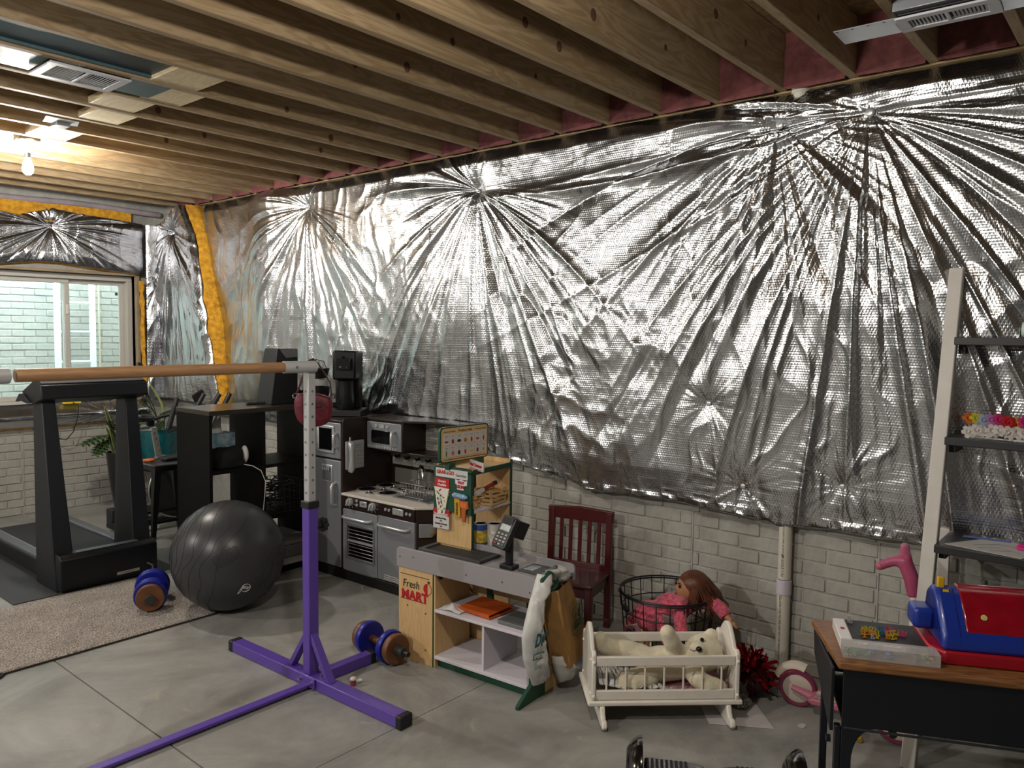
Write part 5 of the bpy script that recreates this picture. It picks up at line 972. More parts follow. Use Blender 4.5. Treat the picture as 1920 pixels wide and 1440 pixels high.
# bags hung on the stand's end
bgm = M('kraft_brown', '9a7440', .75, var=.12, scale=14, bump=.4, bscale=40); m_pl = M('bag_plastic', 'cfd0cd', .35, var=.1, scale=10, alpha=.93)
def bagsheet(name, outline_l, outline_r, zs, x0, th, m, par, sd, wr=.012, dn=26):
    """two crinkled faces between a left and a right outline (y at each z), stood off the end panel by x0"""
    ys_l = np.interp(np.linspace(0, 1, dn), np.linspace(0, 1, len(zs)), outline_l); ys_r = np.interp(np.linspace(0, 1, dn), np.linspace(0, 1, len(zs)), outline_r); zz = np.interp(np.linspace(0, 1, dn), np.linspace(0, 1, len(zs)), zs)
    u = np.linspace(0, 1, 22); rows = []
    for i in range(dn):
        y = ys_l[i]+(ys_r[i]-ys_l[i])*u; bul = np.sin(PI*u)**.6; t = th*math.sin(PI*(.12+.86*i/(dn-1)))**.7
        nz_ = wr*(ridg(y*16+zz[i]*6, zz[i]*8+y*4, sd)+.5*ridg(y*40, zz[i]*34, sd+3)-.6)
        f = np.stack([x0+bul*t+nz_*bul, y, np.full_like(y, zz[i])+.3*nz_], -1); bk_ = np.stack([np.full_like(y, x0), y[::-1], np.full_like(y, zz[i])], -1)[1:-1]; rows.append(np.concatenate([f, bk_, f[:1]], 0))
    return B().grid(np.stack(rows)).obj(name, m, par, smooth=180)
kb = thing('paper_bag', 'tan fabric shopping bag with a green market logo hung on the stand end', 'bag', mk.location, mk.rotation_euler.z)
E_ = [((.572, .03, .456), (.575, .12, .13)), ((.655, .05, .489), (.668, .135, .125)), ((.622, .19, .494), (.636, .355, .155)), ((.570, .17, .485), (.572, .33, .15))]
rows = []
for i in range(24):
    t = i/23; cr_ = [Vector(a_).lerp(Vector(b_), t) for a_, b_ in E_]; row = []
    for k, nseg in ((0, 8), (1, 22), (2, 6), (3, 6)):
        for u in np.linspace(0, 1, nseg+1)[:-1]: row.append(cr_[k].lerp(cr_[(k+1) % 4], u))
    row.append(cr_[0])
    rows.append([p+Vector((.006*(ridg(np.array(p.y*14+p.z*5), np.array(p.z*7+p.x*30), 3)-.5)+.004*(ridg(np.array(p.y*30), np.array(p.z*24), 5)-.5), .004*(vn(np.array(p.z*16), np.array(p.x*40), 7)-.5), 0)) for p in row])
kbody = B().grid(np.array([[tuple(p) for p in r] for r in rows])).obj('bag_body', bgm, kb, smooth=50)
B().tube([(.60, .00, .47), (.60, .01, .53), (.605, .06, .555), (.61, .11, .53), (.615, .10, .485), (.612, .05, .47)], .010, 8, flat=.5).obj('handle', m_grn, kb)
B().tube([(.60, .10, .50), (.605, .14, .545), (.61, .175, .53), (.615, .19, .48)], .010, 8, flat=.5).obj('handle', m_blk, kb)
F = frame((.652, .200, .318), (-.16, .97, .10), (.02, -.10, .99))
text('logo_word', 'sh', .042, m_grn, kb, F @ Matrix.Translation((-.022, .030, .006))); text('logo_word', 'MART', .044, m_grn, kb, F @ Matrix.Translation((.008, -.022, .006)), bold=.002, sx=.70)
o = B().tube([(.026*math.cos(a), .030*math.sin(a), 0) for a in np.linspace(0, 2*PI, 22)[:-1]], .002, 5, closed=True).prism([(0, 0)]+[(.026*math.cos(a), .030*math.sin(a)) for a in np.linspace(PI/2, 3*PI/2, 12)], (0, 0, 0), (1, 0, 0), (0, 1, 0), (0, 0, 1), .002).obj('logo_apple', m_grn, kb); place(o, F @ Matrix.Translation((.032, .034, .008)))
B().tube([F @ Vector((-.048, .066, .006)), F @ Vector((.058, .072, .006)), F @ Vector((.062, -.052, .006)), F @ Vector((-.044, -.054, .006))], .0018, 5, closed=True).obj('logo_frame', m_grn, kb)
pb_ = thing('plastic_bag', 'crumpled white plastic carrier bag with teal SPORTING print hung beside the tan bag', 'bag', mk.location, mk.rotation_euler.z)
bagsheet('bag_body', [.012, -.02, -.043, -.098, -.085, -.055, -.01], [.115, .05, .020, .030, .060, .105, .125], [.545, .485, .45, .312, .211, .14, .072], .572, .048, m_pl, pb_, 9, .030, 40)
bagsheet('bag_tail', [.09, .10, .115, .135, .155], [.15, .20, .265, .285, .24], [.175, .135, .10, .06, .035], .60, .05, m_pl, pb_, 19, .024, 22)
bagsheet('bag_loop', [.05, .06, .09, .11], [.13, .18, .205, .20], [.560, .545, .515, .475], .585, .05, m_pl, pb_, 29, .024, 20)
F = frame((.624, -.034, .262), (.0, .97, -.15), (.10, .15, .97)); m_tl = M('print_teal', '1f5a60', .6)
B().box((0, 0, 0), (.098, .026, .002)).obj('print_band', m_tl, pb_).matrix_local = F @ Matrix.Translation((.004, -.034, .002))
text('bag_print', "DK'", .075, m_tl, pb_, F @ Matrix.Translation((-.008, .035, .005)), bold=.003, sx=.8); text('bag_print', 'SPORTING', .024, m_wht, pb_, F @ Matrix.Translation((.004, -.034, .0035)), bold=.0008, sx=.78); text('bag_print', 'SHOP ONLINE', .014, M('print_greyteal', '6d8484', .6), pb_, F @ Matrix.Translation((.02, -.085, .004)))
# ---- wire basket and the doll in it
wb_ = thing('wire_basket', 'round black wire basket holding a doll by the brick wall', 'basket', (3.245, 1.765, 0))
def ringp(r, z, n=44): return [(r*math.cos(a), r*math.sin(a), z) for a in np.linspace(0, 2*PI, n+1)[:-1]]
def rr_(z): return .185+.035*z/.35
for z in (.004, .10, .19, .27, .345, .355): B().tube(ringp(rr_(z), z), .0042 if z > .33 else .003, 6, closed=True).obj('wire_ring', m_wire, wb_)
up0 = None
for k in range(22):
    a = 2*PI*k/22
    B().tube([(rr_(0)*math.cos(a), rr_(0)*math.sin(a), .004), (rr_(.355)*math.cos(a), rr_(.355)*math.sin(a), .355)], .0026, 5).obj('upright_wire', m_wire, wb_)
for k in range(-3, 4): x = .05*k; h_ = math.sqrt(.185**2-x*x); B().tube([(x, -h_, .004), (x, h_, .004)], .0026, 5).obj('bottom_wire', m_wire, wb_)
for a0 in (2.55, -.85):
    c = Vector((math.cos(a0), math.sin(a0), 0)); t_ = Vector((-c.y, c.x, 0)); q = c*.222; inn = -1 if a0 > 0 else 1
    hb = B().tube([q+t_*.045+Vector((0, 0, .360)), q+t_*.045+c*.008*inn+Vector((0, 0, .29)), q-t_*.045+c*.008*inn+Vector((0, 0, .29)), q-t_*.045+Vector((0, 0, .360))], .0035, 6).obj('bail_handle', m_wire, wb_)
    o = B().ell((0, 0, 0), (.042, .010, .016), 16, 8).obj('handle_grip', m_blk, hb); o.matrix_local = frame(q+c*.010*inn+Vector((0, 0, .287)), t_, c)
    for s in (-1, 1): B().tube([q+t_*.045*s+c*.008*math.cos(v)+Vector((0, 0, .358+.008*math.sin(v))) for v in np.linspace(0, 2*PI, 9)[:-1]], .0025, 5, closed=True).obj('handle_eye', m_wire, hb)
dl = thing('doll', 'long haired doll in a fluffy pink coat lying in the round wire basket', 'doll', (3.245, 1.70, .0))
m_skin = M('doll_skin', 'a97b55', .5); m_fur = M('pink_fleece', 'cf5a70', .95, var=.45, scale=55, bump=1.0, bscale=60, sheen=.3); m_hair = M('auburn_hair', '5c3019', .45, var=.6, scale=26, stretch=(1, 1, .15), bump=.6, bscale=90)
hc = Vector((.0, -.055, .395)); fdir = Vector((-.70, .62, .05)).normalized()
b = B().ell(hc, (.062, .062, .066), 20, 14).ell(hc+fdir*.030+Vector((0, 0, -.012)), (.040, .042, .045)).ell(hc+fdir*.066+Vector((0, 0, -.005)), (.010, .010, .010)).ell(hc+fdir*.052+Vector((0, 0, -.036)), (.016, .016, .012)).cyl(hc+Vector((.005, .01, -.05)), hc+Vector((.0, .05, -.095)), .022, .026)
organic(b.obj('head', m_skin, dl), .006, 4)
sd_ = fdir.cross(Vector((0, 0, 1))).normalized()
for s in (-1, 1): B().ell(hc+fdir*.062+sd_*.024*s+Vector((0, 0, .010)), (.006, .006, .008), 10, 8).obj('eye', M('eye_dark', '1d1512', .2), dl); B().ell(hc+fdir*.066+sd_*.024*s+Vector((0, 0, .024)), (.011, .006, .002), 10, 6).obj('eyebrow', m_hair, dl)
B().ell(hc+fdir*.068+Vector((0, 0, -.030)), (.010, .010, .004), 10, 6).obj('mouth', M('lip_red', '8a3434', .5), dl)
b = B().ell(hc-fdir*.018+Vector((0, 0, .014)), (.074, .074, .066), 20, 14).ell(hc-fdir*.045+Vector((.01, -.02, -.03)), (.060, .07, .060)).ell(hc+sd_*.05-fdir*.02+Vector((0, 0, -.045)), (.040, .038, .062)).ell(hc-sd_*.05-fdir*.005+Vector((0, 0, -.035)), (.034, .034, .062)).ell(hc-fdir*.07+Vector((.02, -.05, -.075)), (.05, .06, .035))
hb_ = organic(b.obj('hair', m_hair, dl), .007, 4)
r_ = random.Random(5)
b = B()
for k in range(90):
    a = r_.uniform(0, 2*PI); p0 = hc-fdir*.02+Vector((.06*math.cos(a), .06*math.sin(a), .045)); p1 = hc-fdir*.045+Vector((.095*math.cos(a), .095*math.sin(a), -.02)); p2 = hc-fdir*.06+Vector((.11*math.cos(a+.2), .11*math.sin(a+.2), -.085-.03*r_.random()))
    if (p1-hc).normalized().dot(fdir) > .25: continue
    b.tube([p0, p1, p2], .0035, 4, radii=[.004, .0035, .001])
tag(b.obj('hair_strands', m_hair, dl), kind='stuff')
b = B().ell((-.04, .02, .285), (.085, .085, .075), 20, 12).ell((-.07, .11, .235), (.085, .09, .075), 20, 12).ell((.0, -.03, .31), (.06, .06, .05))
b.tube([(.01, -.08, .325), (.02, -.15, .345), (.01, -.205, .325), (.0, -.235, .30)], .032, 12, radii=[.034, .034, .032, .030]); b.tube([(-.08, .03, .315), (-.135, .02, .275), (-.165, -.02, .215), (-.17, -.05, .17)], .032, 12, radii=[.036, .034, .032, .032])
b.tube([(-.03, -.03, .335), (-.10, -.055, .335), (-.150, -.085, .285), (-.165, -.105, .215)], .030, 12, radii=[.034, .032, .030, .030]); b.tube([(-.09, .14, .22), (-.10, .18, .20), (-.10, .205, .15)], .04, 12); organic(b.obj('coat', m_fur, dl), .008, 5)
b = B()
b.tube([(.0, -.235, .302), (-.005, -.262, .285)], .016, 10, radii=[.017, .013]); b.ell((-.008, -.272, .277), (.012, .016, .011))
for k in range(4): b.tube([(-.008+.006*(k-1.5), -.278, .276), (-.010+.007*(k-1.5), -.296+.003*abs(k-1.5), .264)], .0042, 6)
b.tube([(.004, -.266, .280), (.012, -.280, .268)], .0045, 6); organic(b.obj('hand', m_skin, dl), .0035, 2)
b = B().tube([(-.17, -.05, .17), (-.172, -.07, .145)], .015, 10).ell((-.172, -.08, .132), (.012, .014, .016))
for k in range(4): b.tube([(-.180+.006*k, -.084, .126), (-.182+.007*k, -.090, .106)], .0042, 6)
organic(b.obj('hand', m_skin, dl), .0035, 2)
b = B().tube([(-.12, .13, .19), (-.15, .10, .14), (-.155, .06, .085)], .026, 10, radii=[.03, .027, .02]).ell((-.165, .045, .07), (.035, .022, .02)); organic(b.obj('leg', m_skin, dl), .006, 3)
B().prism([(-.05, -.04), (.05, -.05), (.055, .03), (-.045, .05)], (-.175, .135, .19), (.3, .9, -.25), (-.5, .1, .85), (.85, -.2, .4), .012).obj('skirt_edge', M('pale_pink_cloth', 'b98a8c', .9, var=.2), dl, .004)
B().prism([(-.035, -.05), (.03, -.05), (.035, .05), (-.03, .05)], (-.150, -.04, .255), (.4, -.8, -.2), (-.4, .1, .9), (-.8, -.3, -.4), .010).obj('grey_vest', M('grey_cloth', '8b8586', .9, var=.2), dl, .004)
# ---- cradle
cang = math.radians(-47.2); cd_ = thing('doll_cradle', 'white wooden doll cradle with spindle sides on curved rockers', 'cradle', (2.542, 1.689, 0), cang)
m_cw = M('cradle_white', 'e6e1d6', .45, var=.05, scale=15); CL, CDp = .56, .25
B().bx(-.034, .592, -.018, CDp+.018, .078, .098).obj('base_board', m_cw, cd_, .006)
B().bx(.0, CL, .0, CDp, .098, .104).obj('bottom', m_cw, cd_)
for y in (0, CDp):
    B().bx(.0, CL, y-.008, y+.008, .100, .138).obj('lower_rail', m_cw, cd_, .003); B().bx(.0, CL, y-.009, y+.009, .238, .276).obj('top_rail', m_cw, cd_, .003)
    for k in range(7): B().cyl((.042+.0775*k, y, .138), (.042+.0775*k, y, .238), .0042, n=10).obj('spindle', m_cw, cd_)
ep = [(-.012, .098), (CDp+.012, .098), (CDp+.012, .285), (CDp-.005, .300), (CDp-.03, .290), (CDp*.5+.06, .335), (CDp*.5+.03, .362), (CDp*.5, .372), (CDp*.5-.03, .362), (CDp*.5-.06, .335), (.03, .290), (.005, .300), (-.012, .285)]
for x in (-.010, CL+.010):
    e_ = B().prism(ep, (x, 0, 0), (0, 1, 0), (0, 0, 1), (1, 0, 0), .018).obj('end_panel', m_cw, cd_, .005)
    for y in (-.012, CDp+.012):
        for z in (.118, .256): B().ell((x, y-.002 if y < 0 else y+.002, z), (.007, .006, .007), 10, 8).obj('peg', m_cw, e_)
    for y in (.02, CDp-.02):
        for z in (.118, .256): B().ell((x+(-.009 if x < 0 else .009), y, z), (.006, .007, .007), 10, 8).obj('peg', m_cw, e_)
    rk_ = [(-.082, .022), (-.074, .040), (-.060, .046), (-.045, .040), (-.030, .056), (-.020, .079), (CDp+.02, .079), (CDp+.03, .056), (CDp+.045, .040), (CDp+.060, .046), (CDp+.074, .040), (CDp+.082, .022), (CDp+.072, .010), (CDp+.03, .005), (CDp*.5, .001), (-.03, .005), (-.072, .010)]
    B().prism(rk_, (x+(.035 if x < 0 else -.035), 0, 0), (0, 1, 0), (0, 0, 1), (1, 0, 0), .020).obj('rocker', m_cw, cd_, .005)
cm = cd_.matrix_basis
def in_cradle(o, x=0, y=0, z=0): o.location = cm @ Vector((x, y, z)); o.rotation_euler = (0, 0, cang); return o
# bedding
gx, gy = np.meshgrid(np.linspace(.015, .33, 90), np.linspace(.012, CDp-.012, 60), indexing='ij')
hh = .108+.048*np.clip(1-(gx-.015)/.30, 0, 1)*(.5+fbm(gx*9, gy*9, 3))+.020*ridg(gx*17+gy*9, gy*22-gx*4, 5)**2+.008*ridg(gx*50, gy*44, 6); hh *= 1
m_blanket = M('striped_blanket', 'e2e0dd', .95, bump=.4, bscale=90); nt = m_blanket.node_tree; wv = nt.nodes.new('ShaderNodeTexWave'); wv.inputs['Scale'].default_value = 14; wv.inputs['Distortion'].default_value = 5; wv.inputs['Detail'].default_value = 2; rp = nt.nodes.new('ShaderNodeValToRGB'); rp.color_ramp.elements[0].position = .86; rp.color_ramp.elements[0].color = (*hx('d6d4d0'), 1); rp.color_ramp.elements[1].position = .93; rp.color_ramp.elements[1].color = (*hx('55606b'), 1); tcn = nt.nodes.new('ShaderNodeTexCoord'); nt.links.new(tcn.outputs['Object'], wv.inputs['Vector']); nt.links.new(wv.outputs['Fac'], rp.inputs['Fac']); nt.links.new(rp.outputs['Color'], nt.nodes['Principled BSDF'].inputs['Base Color'])
bl_ = B().grid(np.stack([gx, gy, hh], -1)).obj('blanket', m_blanket, None, smooth=180); in_cradle(bl_); bl_.modifiers.new('s', 'SOLIDIFY').thickness = .003; tag(bl_, 'crumpled white striped blanket under the bear in the cradle', 'blanket')
b = B(); organic(b.bx(.29, CL-.012, .014, CDp-.014, .106, .122).ell((.50, .06, .126), (.06, .04, .026)).obj('mattress', M('pink_quilt', 'b0808a', .9, var=.2, scale=22, bump=.6, bscale=40), None), .008); bl2 = bpy.data.objects[-1] if False else [o for o in C.objects if o.name.startswith('mattress')][0]; in_cradle(bl2); tag(bl2, 'pink quilted pillow pad under the bear in the cradle', 'pillow')
# ---- teddy bear
br_ = thing('teddy_bear', 'cream plush teddy bear lying in the white doll cradle', 'teddy bear', (0, 0, 0)); in_cradle(br_)
m_bear = M('bear_plush', 'ddd4ba', .95, var=.12, scale=18, bump=.5, bscale=120, sheen=.3)
HC = Vector((.468, .125, .236)); fd = Vector((-.30, -.80, .52)).normalized(); tp = Vector((.90, -.12, .32)); tp = (tp-fd*tp.dot(fd)).normalized(); sdv = fd.cross(tp).normalized()
b = B().ell(HC, (.080, .074, .078), 22, 16).ell(HC+fd*.058-tp*.020, (.040, .040, .040), 18, 12).ell(HC+tp*.055+sdv*.058, (.030, .026, .030), 14, 10).ell(HC+tp*.058-sdv*.058, (.030, .026, .030), 14, 10)
b.tube([(.42, .125, .215), (.36, .125, .195), (.28, .125, .190), (.20, .125, .180)], .07, 16, radii=[.050, .070, .074, .062])
b.tube([(.385, .135, .225), (.345, .10, .265), (.318, .075, .310), (.300, .065, .345)], .034, 12, radii=[.034, .036, .036, .030]); b.ell((.299, .065, .348), (.031, .031, .031))
b.tube([(.40, .10, .190), (.425, .045, .160), (.465, .030, .140), (.50, .032, .133)], .034, 12, radii=[.038, .040, .040, .036]); b.ell((.505, .032, .133), (.036, .030, .030))
b.tube([(.23, .165, .205), (.16, .180, .225), (.09, .185, .235), (.055, .185, .245)], .04, 12, radii=[.048, .044, .040, .038]); b.ell((.047, .185, .262), (.030, .036, .046))
b.tube([(.24, .09, .165), (.19, .062, .155), (.14, .045, .150)], .045, 12, radii=[.052, .048, .046]); b.ell((.125, .042, .155), (.034, .032, .048))
organic(b.obj('bear_body', m_bear, br_), .0075, 5)
B().ell(HC+fd*.100-tp*.012, (.013, .013, .011), 14, 10).obj('nose', M('bear_nose', '0e0d0d', .2), br_)
for s in (-1, 1): B().ell(HC+fd*.078+tp*.012+sdv*.036*s, (.0085, .0085, .0085), 12, 8).obj('eye', M('bear_eye', '0c0b0b', .1), br_)
B().tube([HC+fd*.102-tp*.024, HC+fd*.099-tp*.038, HC+fd*.090-tp*.047+sdv*.012], .0014, 5).obj('mouth_stitch', M('stitch', '5a4a3a', .8), br_)
# ---- pompom, paper, small things on the floor
pm = thing('pompom', 'shiny red foil pompom on the floor behind the cradle end', 'pompom', (3.235, 1.35, 0)); m_rf = M('red_foil', '8f0f1c', .25, metal=.75); r_ = random.Random(3)
B().ell((0, 0, .06), (.11, .11, .055), 18, 10).obj('pompom_core', M('pompom_core', '2a0508', .6), pm); b = B()
for k in range(230):
    th = r_.uniform(0, 2*PI); ph = math.acos(r_.uniform(-.15, 1)); d = Vector((math.sin(ph)*math.cos(th), math.sin(ph)*math.sin(th), math.cos(ph))); L_ = r_.uniform(.09, .155); s_ = d.orthogonal().normalized(); s_ = Matrix.Rotation(r_.uniform(0, 6.28), 3, d) @ s_; cv = Vector((0, 0, -1))*.05*r_.random()
    base = Vector((0, 0, .075)); w_ = .0085; pts = [base+d*L_*t+cv*t*t+s_.cross(d)*.012*math.sin(t*7+k) for t in (.2, .5, .8, 1.0)]
    pts = [Vector((p.x, p.y, max(p.z, .004))) for p in pts]; o_ = len(b.v)
    for p in pts: b.v += [tuple(p-s_*w_), tuple(p+s_*w_)]
    b.f += [(o_+2*i, o_+2*i+1, o_+2*i+3, o_+2*i+2) for i in range(3)]
tag(b.obj('foil_strips', m_rf, pm, smooth=0), kind='stuff')
o = B().prism([(3.047, 1.518), (3.139, 1.28), (2.975, 1.128), (2.842, 1.343)], (0, 0, .0022), (1, 0, 0), (0, 1, 0), (0, 0, 1), .0014).obj('paper_sheet', M('paper_white', 'b9b6b4', .8), None, 0, smooth=0); tag(o, 'blank white sheet of paper on the floor under the cradle rocker', 'paper')
o = B().prism([(-.02, -.012), (-.004, -.016), (.014, -.014), (.022, .004), (.016, .008), (.012, .002), (.004, .016), (-.004, .006), (-.012, .014), (-.016, .002)], (3.077, 1.058, .0014), (1, 0, 0), (0, 1, 0), (0, 0, 1), .0016).obj('paper_scrap', M('paper_white', 'b9b6b4', .8), None, 0, smooth=0); tag(o, 'tiny torn white paper scrap alone on the floor near the desk', 'paper')
t = thing('scrunchie', 'black and white zebra print scrunchie on the paper sheet by the cradle', 'hair tie', (3.075, 1.315, .003)); m_zb = M('zebra_print', 'c9c7c2', .8); nt = m_zb.node_tree; wv = nt.nodes.new('ShaderNodeTexWave'); wv.inputs['Scale'].default_value = 60; wv.inputs['Distortion'].default_value = 9; rp = nt.nodes.new('ShaderNodeValToRGB'); rp.color_ramp.interpolation = 'CONSTANT'; rp.color_ramp.elements[0].color = (.01, .01, .012, 1); rp.color_ramp.elements[1].position = .5; rp.color_ramp.elements[1].color = (*hx('c9c7c2'), 1); tcn = nt.nodes.new('ShaderNodeTexCoord'); nt.links.new(tcn.outputs['Object'], wv.inputs['Vector']); nt.links.new(wv.outputs['Fac'], rp.inputs['Fac']); nt.links.new(rp.outputs['Color'], nt.nodes['Principled BSDF'].inputs['Base Color'])
B().tube([(.030*math.cos(a), .030*math.sin(a), .018+.006*math.sin(a*3)) for a in np.linspace(0, 2*PI, 30)[:-1]], .016, 10, closed=True, radii=[.015+.004*math.sin(k*2.1) for k in range(29)]).obj('ruffle', m_zb, t, smooth=180)
t = thing('plastic_cup', 'small crumpled clear plastic wrapper on the floor behind the cradle corner', 'wrapper', (3.135, 1.335, .002)); B().lathe([(.02, .0), (.028, .03), (.018, .06), (.026, .085)], n=14).obj('wrapper_film', M('clear_film', 'b9b4ac', .2, alpha=.45), t)
t = thing('lip_balm', 'little pink and white toy cup on the floor beside the purple foot beam', 'toy', (2.115, 2.682, 0)); B().cyl((0, 0, 0), (0, 0, .026), .012, .013, n=14).obj('cup_pink', M('toy_pink', '8b3a52', .5, var=.3), t); B().ell((0, 0, .03), (.015, .015, .010), 12, 8).obj('cup_top', M('toy_cream', 'cfc6bc', .7), t); B().cyl((.01, -.005, .018), (.035, -.015, .018), .007, n=10).obj('cup_cap', m_wht, t)
o = B().tube([(3.08, 3.97, .004), (3.045, 4.03, .004), (3.03, 4.06, .004)], .004, 6).obj('hair_pin', m_wht, None); tag(o, 'thin white straw on the floor in front of the toy kitchen', 'straw')
o = B().tube([(3.0, 3.72, .002), (2.96, 3.66, .002)], .002, 5).obj('thread', m_wht, None); tag(o, 'short white thread on the floor before the oven', 'thread')
o = B().tube([(3.28, 1.28, .003), (3.26, 1.24, .003), (3.235, 1.215, .012)], .002, 5).obj('hair_pin', m_blk, None); tag(o, 'thin dark hair pin on the floor between pompom and scooter', 'hair pin')
# ================================================================== pipe, scooter, ladder shelf, desk
pp_ = thing('drain_pipe', 'white vertical plastic drain pipe with a coupling against the brick wall', 'pipe', (3.515, 1.312, 0)); m_pvc = M('pvc_white', 'cbc7b8', .4, var=.05, scale=4)
B().cyl((0, 0, 0), (0, 0, 2.66), .0300, n=24).obj('pipe', m_pvc, pp_); B().cyl((0, 0, .372), (0, 0, .44), .0335, n=24).obj('coupling', M('pvc_coupling', 'c5c0c8', .4), pp_, .002); B().cyl((0, 0, .438), (0, 0, .444), .0305, n=24).obj('primer_ring', M('primer_purple', '77649a', .5), pp_)
B().tube([(0, 0, 2.60), (0, -.002, 2.70), (0, -.03, 2.75), (.0, -.10, 2.79), (0, -.2, 2.81)], .034, 16).obj('elbow', m_pvc, pp_)
B().cyl((0, 0, 2.63), (0, 0, 2.675), .040, n=24).obj('hub', m_pvc, pp_, .003)
F = frame((-.0306, .006, .20), (0, 0, 1), (0, 1, 0)); text('pipe_print', 'CELLULAR CORE PVC PIPE DWV NOT FOR PRESSURE ASTM F891', .0145, M('ink_black', '2a2a2a', .6), pp_, frame((-.0302, .004, .205), (0, 0, -1), (0, -1, 0)), ext=.0004, sx=.8)
text('pipe_print', 'JM EAGLE 3 IN', .016, m_blk, pp_, frame((-.0302, .0, .51), (0, 0, -1), (0, -1, 0)), ext=.0004); text('pipe_print', 'PVC-DWV TYPE I ASTM D2665', .011, m_blk, pp_, frame((-.0302, .0, .62), (0, 0, -1), (0, -1, 0)), ext=.0004)
sc = thing('scooter', 'pink and white kick scooter leaning by the ladder shelf', 'scooter', (3.24, .93, 0)); m_pk = M('scooter_pink', 'a84a6c', .4); m_pkl = M('scooter_rose', 'b96a80', .45); m_pkd = M('tyre_pink', '7d2a48', .5); m_wc = M('wheel_cream', 'c6bcae', .5)
wx = Vector((-.16, .985, 0)).normalized()     # rolling direction
wax = Vector((wx.y, -wx.x, 0))
def wheel(c, r, nm):
    w_ = B().lathe([(r*.78, -.016), (r*.93, -.017), (r, -.008), (r, .008), (r*.93, .017), (r*.78, .016)], c, 32, wax, ring=True).obj(nm, m_pkd, sc); B().lathe([(0, -.012), (r*.70, -.014), (r*.79, -.010), (r*.79, .010), (r*.70, .014), (0, .012)], c, 28, wax).obj('hub', m_wc, w_); B().lathe([(.0, -.02), (.012, -.02), (.012, .02), (0, .02)], c, 12, wax).obj('axle', m_chrome, w_)
wheel(Vector((.0, .205, .078)), .078, 'rear_wheel'); wheel(Vector((-.055, -.20, .085)), .085, 'front_wheel')
B().prism([(-.14, .055), (.11, .055), (.13, .072), (.11, .085), (-.14, .085)], (-.02, .02, 0), tuple(wx), (0, 0, 1), tuple(wax), .085).obj('deck', m_pkl, sc, .008); B().prism([(-.10, .0), (.10, .0), (.10, .002), (-.10, .002)], (-.02, .02, .087), tuple(wx), (0, 0, 1), tuple(wax), .07).obj('deck_print', M('deck_print', 'c4b3ab', .6, var=.5, scale=30), sc)
for s in (-1, 1): B().tube([Vector((-.01, .09, .06))+wax*.03*s, Vector((0, .16, .075))+wax*.030*s, Vector((0, .225, .085))+wax*.028*s], .013, 8, radii=[.022, .018, .012]).obj('fork_arm', m_pkl, sc)
B().tube([Vector((0, .205+.095*math.cos(a), .078+.095*math.sin(a))) for a in np.linspace(.3, 1.9, 10)], .020, 8, flat=.35).obj('mudguard', m_wc, sc)
B().tube([(-.05, -.19, .07), (-.02, -.215, .15), (.004, -.226, .25), (.010, -.222, .57)], .020, 12, radii=[.026, .02, .016, .015]).obj('stem', M('stem_white', 'd2ccc3', .4), sc)
b = B().tube([(.010, -.219, .565), (.010, -.210, .63), (.010, -.178, .705)], .024, 12, radii=[.023, .029, .028]); b.tube([(.010, -.185, .700), (.010, -.135, .685), (.008, -.098, .662)], .018, 12, radii=[.026, .020, .018]); b.tube([(.010, -.185, .700), (.05, -.172, .728), (.085, -.165, .738)], .016, 12, radii=[.026, .019, .017]); organic(b.obj('handlebar', m_pk, sc), .006, 3); B().ell((.008, -.094, .660), (.018, .017, .017), 12, 8).obj('bar_end', m_pkl, sc)
ls = thing('ladder_shelf', 'leaning ladder shelf with white legs and black shelves at the right', 'shelf', (0, 0, 0)); m_lw = M('leg_white', 'c4c0b9', .5, var=.06, scale=10); m_sb = M('shelf_black', '2b2b2d', .45)
LXB, LXT, LZT = 3.03, 3.455, 1.83; th_ = math.atan2(LXT-LXB, LZT)
for y, nm in ((.655, 'front_leg'), (-.02, 'front_leg')):
    B().prism([(LXB-.017, 0), (LXB+.022, 0), (LXT+.022, LZT), (LXT-.017, LZT)], (0, y, 0), (1, 0, 0), (0, 0, 1), (0, 1, 0), .05).obj(nm, m_lw, ls, .004)
    B().bx(3.455, 3.475, y-.02, y+.02, 0, .80).obj('rear_leg', m_lw, ls, .003)
def lxz(z): return LXB+(LXT-LXB)*z/LZT
for z in (.40, .80, 1.19, 1.562):
    B().bx(lxz(z)-.055, 3.47, .0, .632, z-.030, z).obj('shelf', m_sb, ls, .003); B().bx(lxz(z)+.02, 3.46, .605, .630, z-.065, z-.030).obj('shelf_bracket', m_sb, ls, .002)
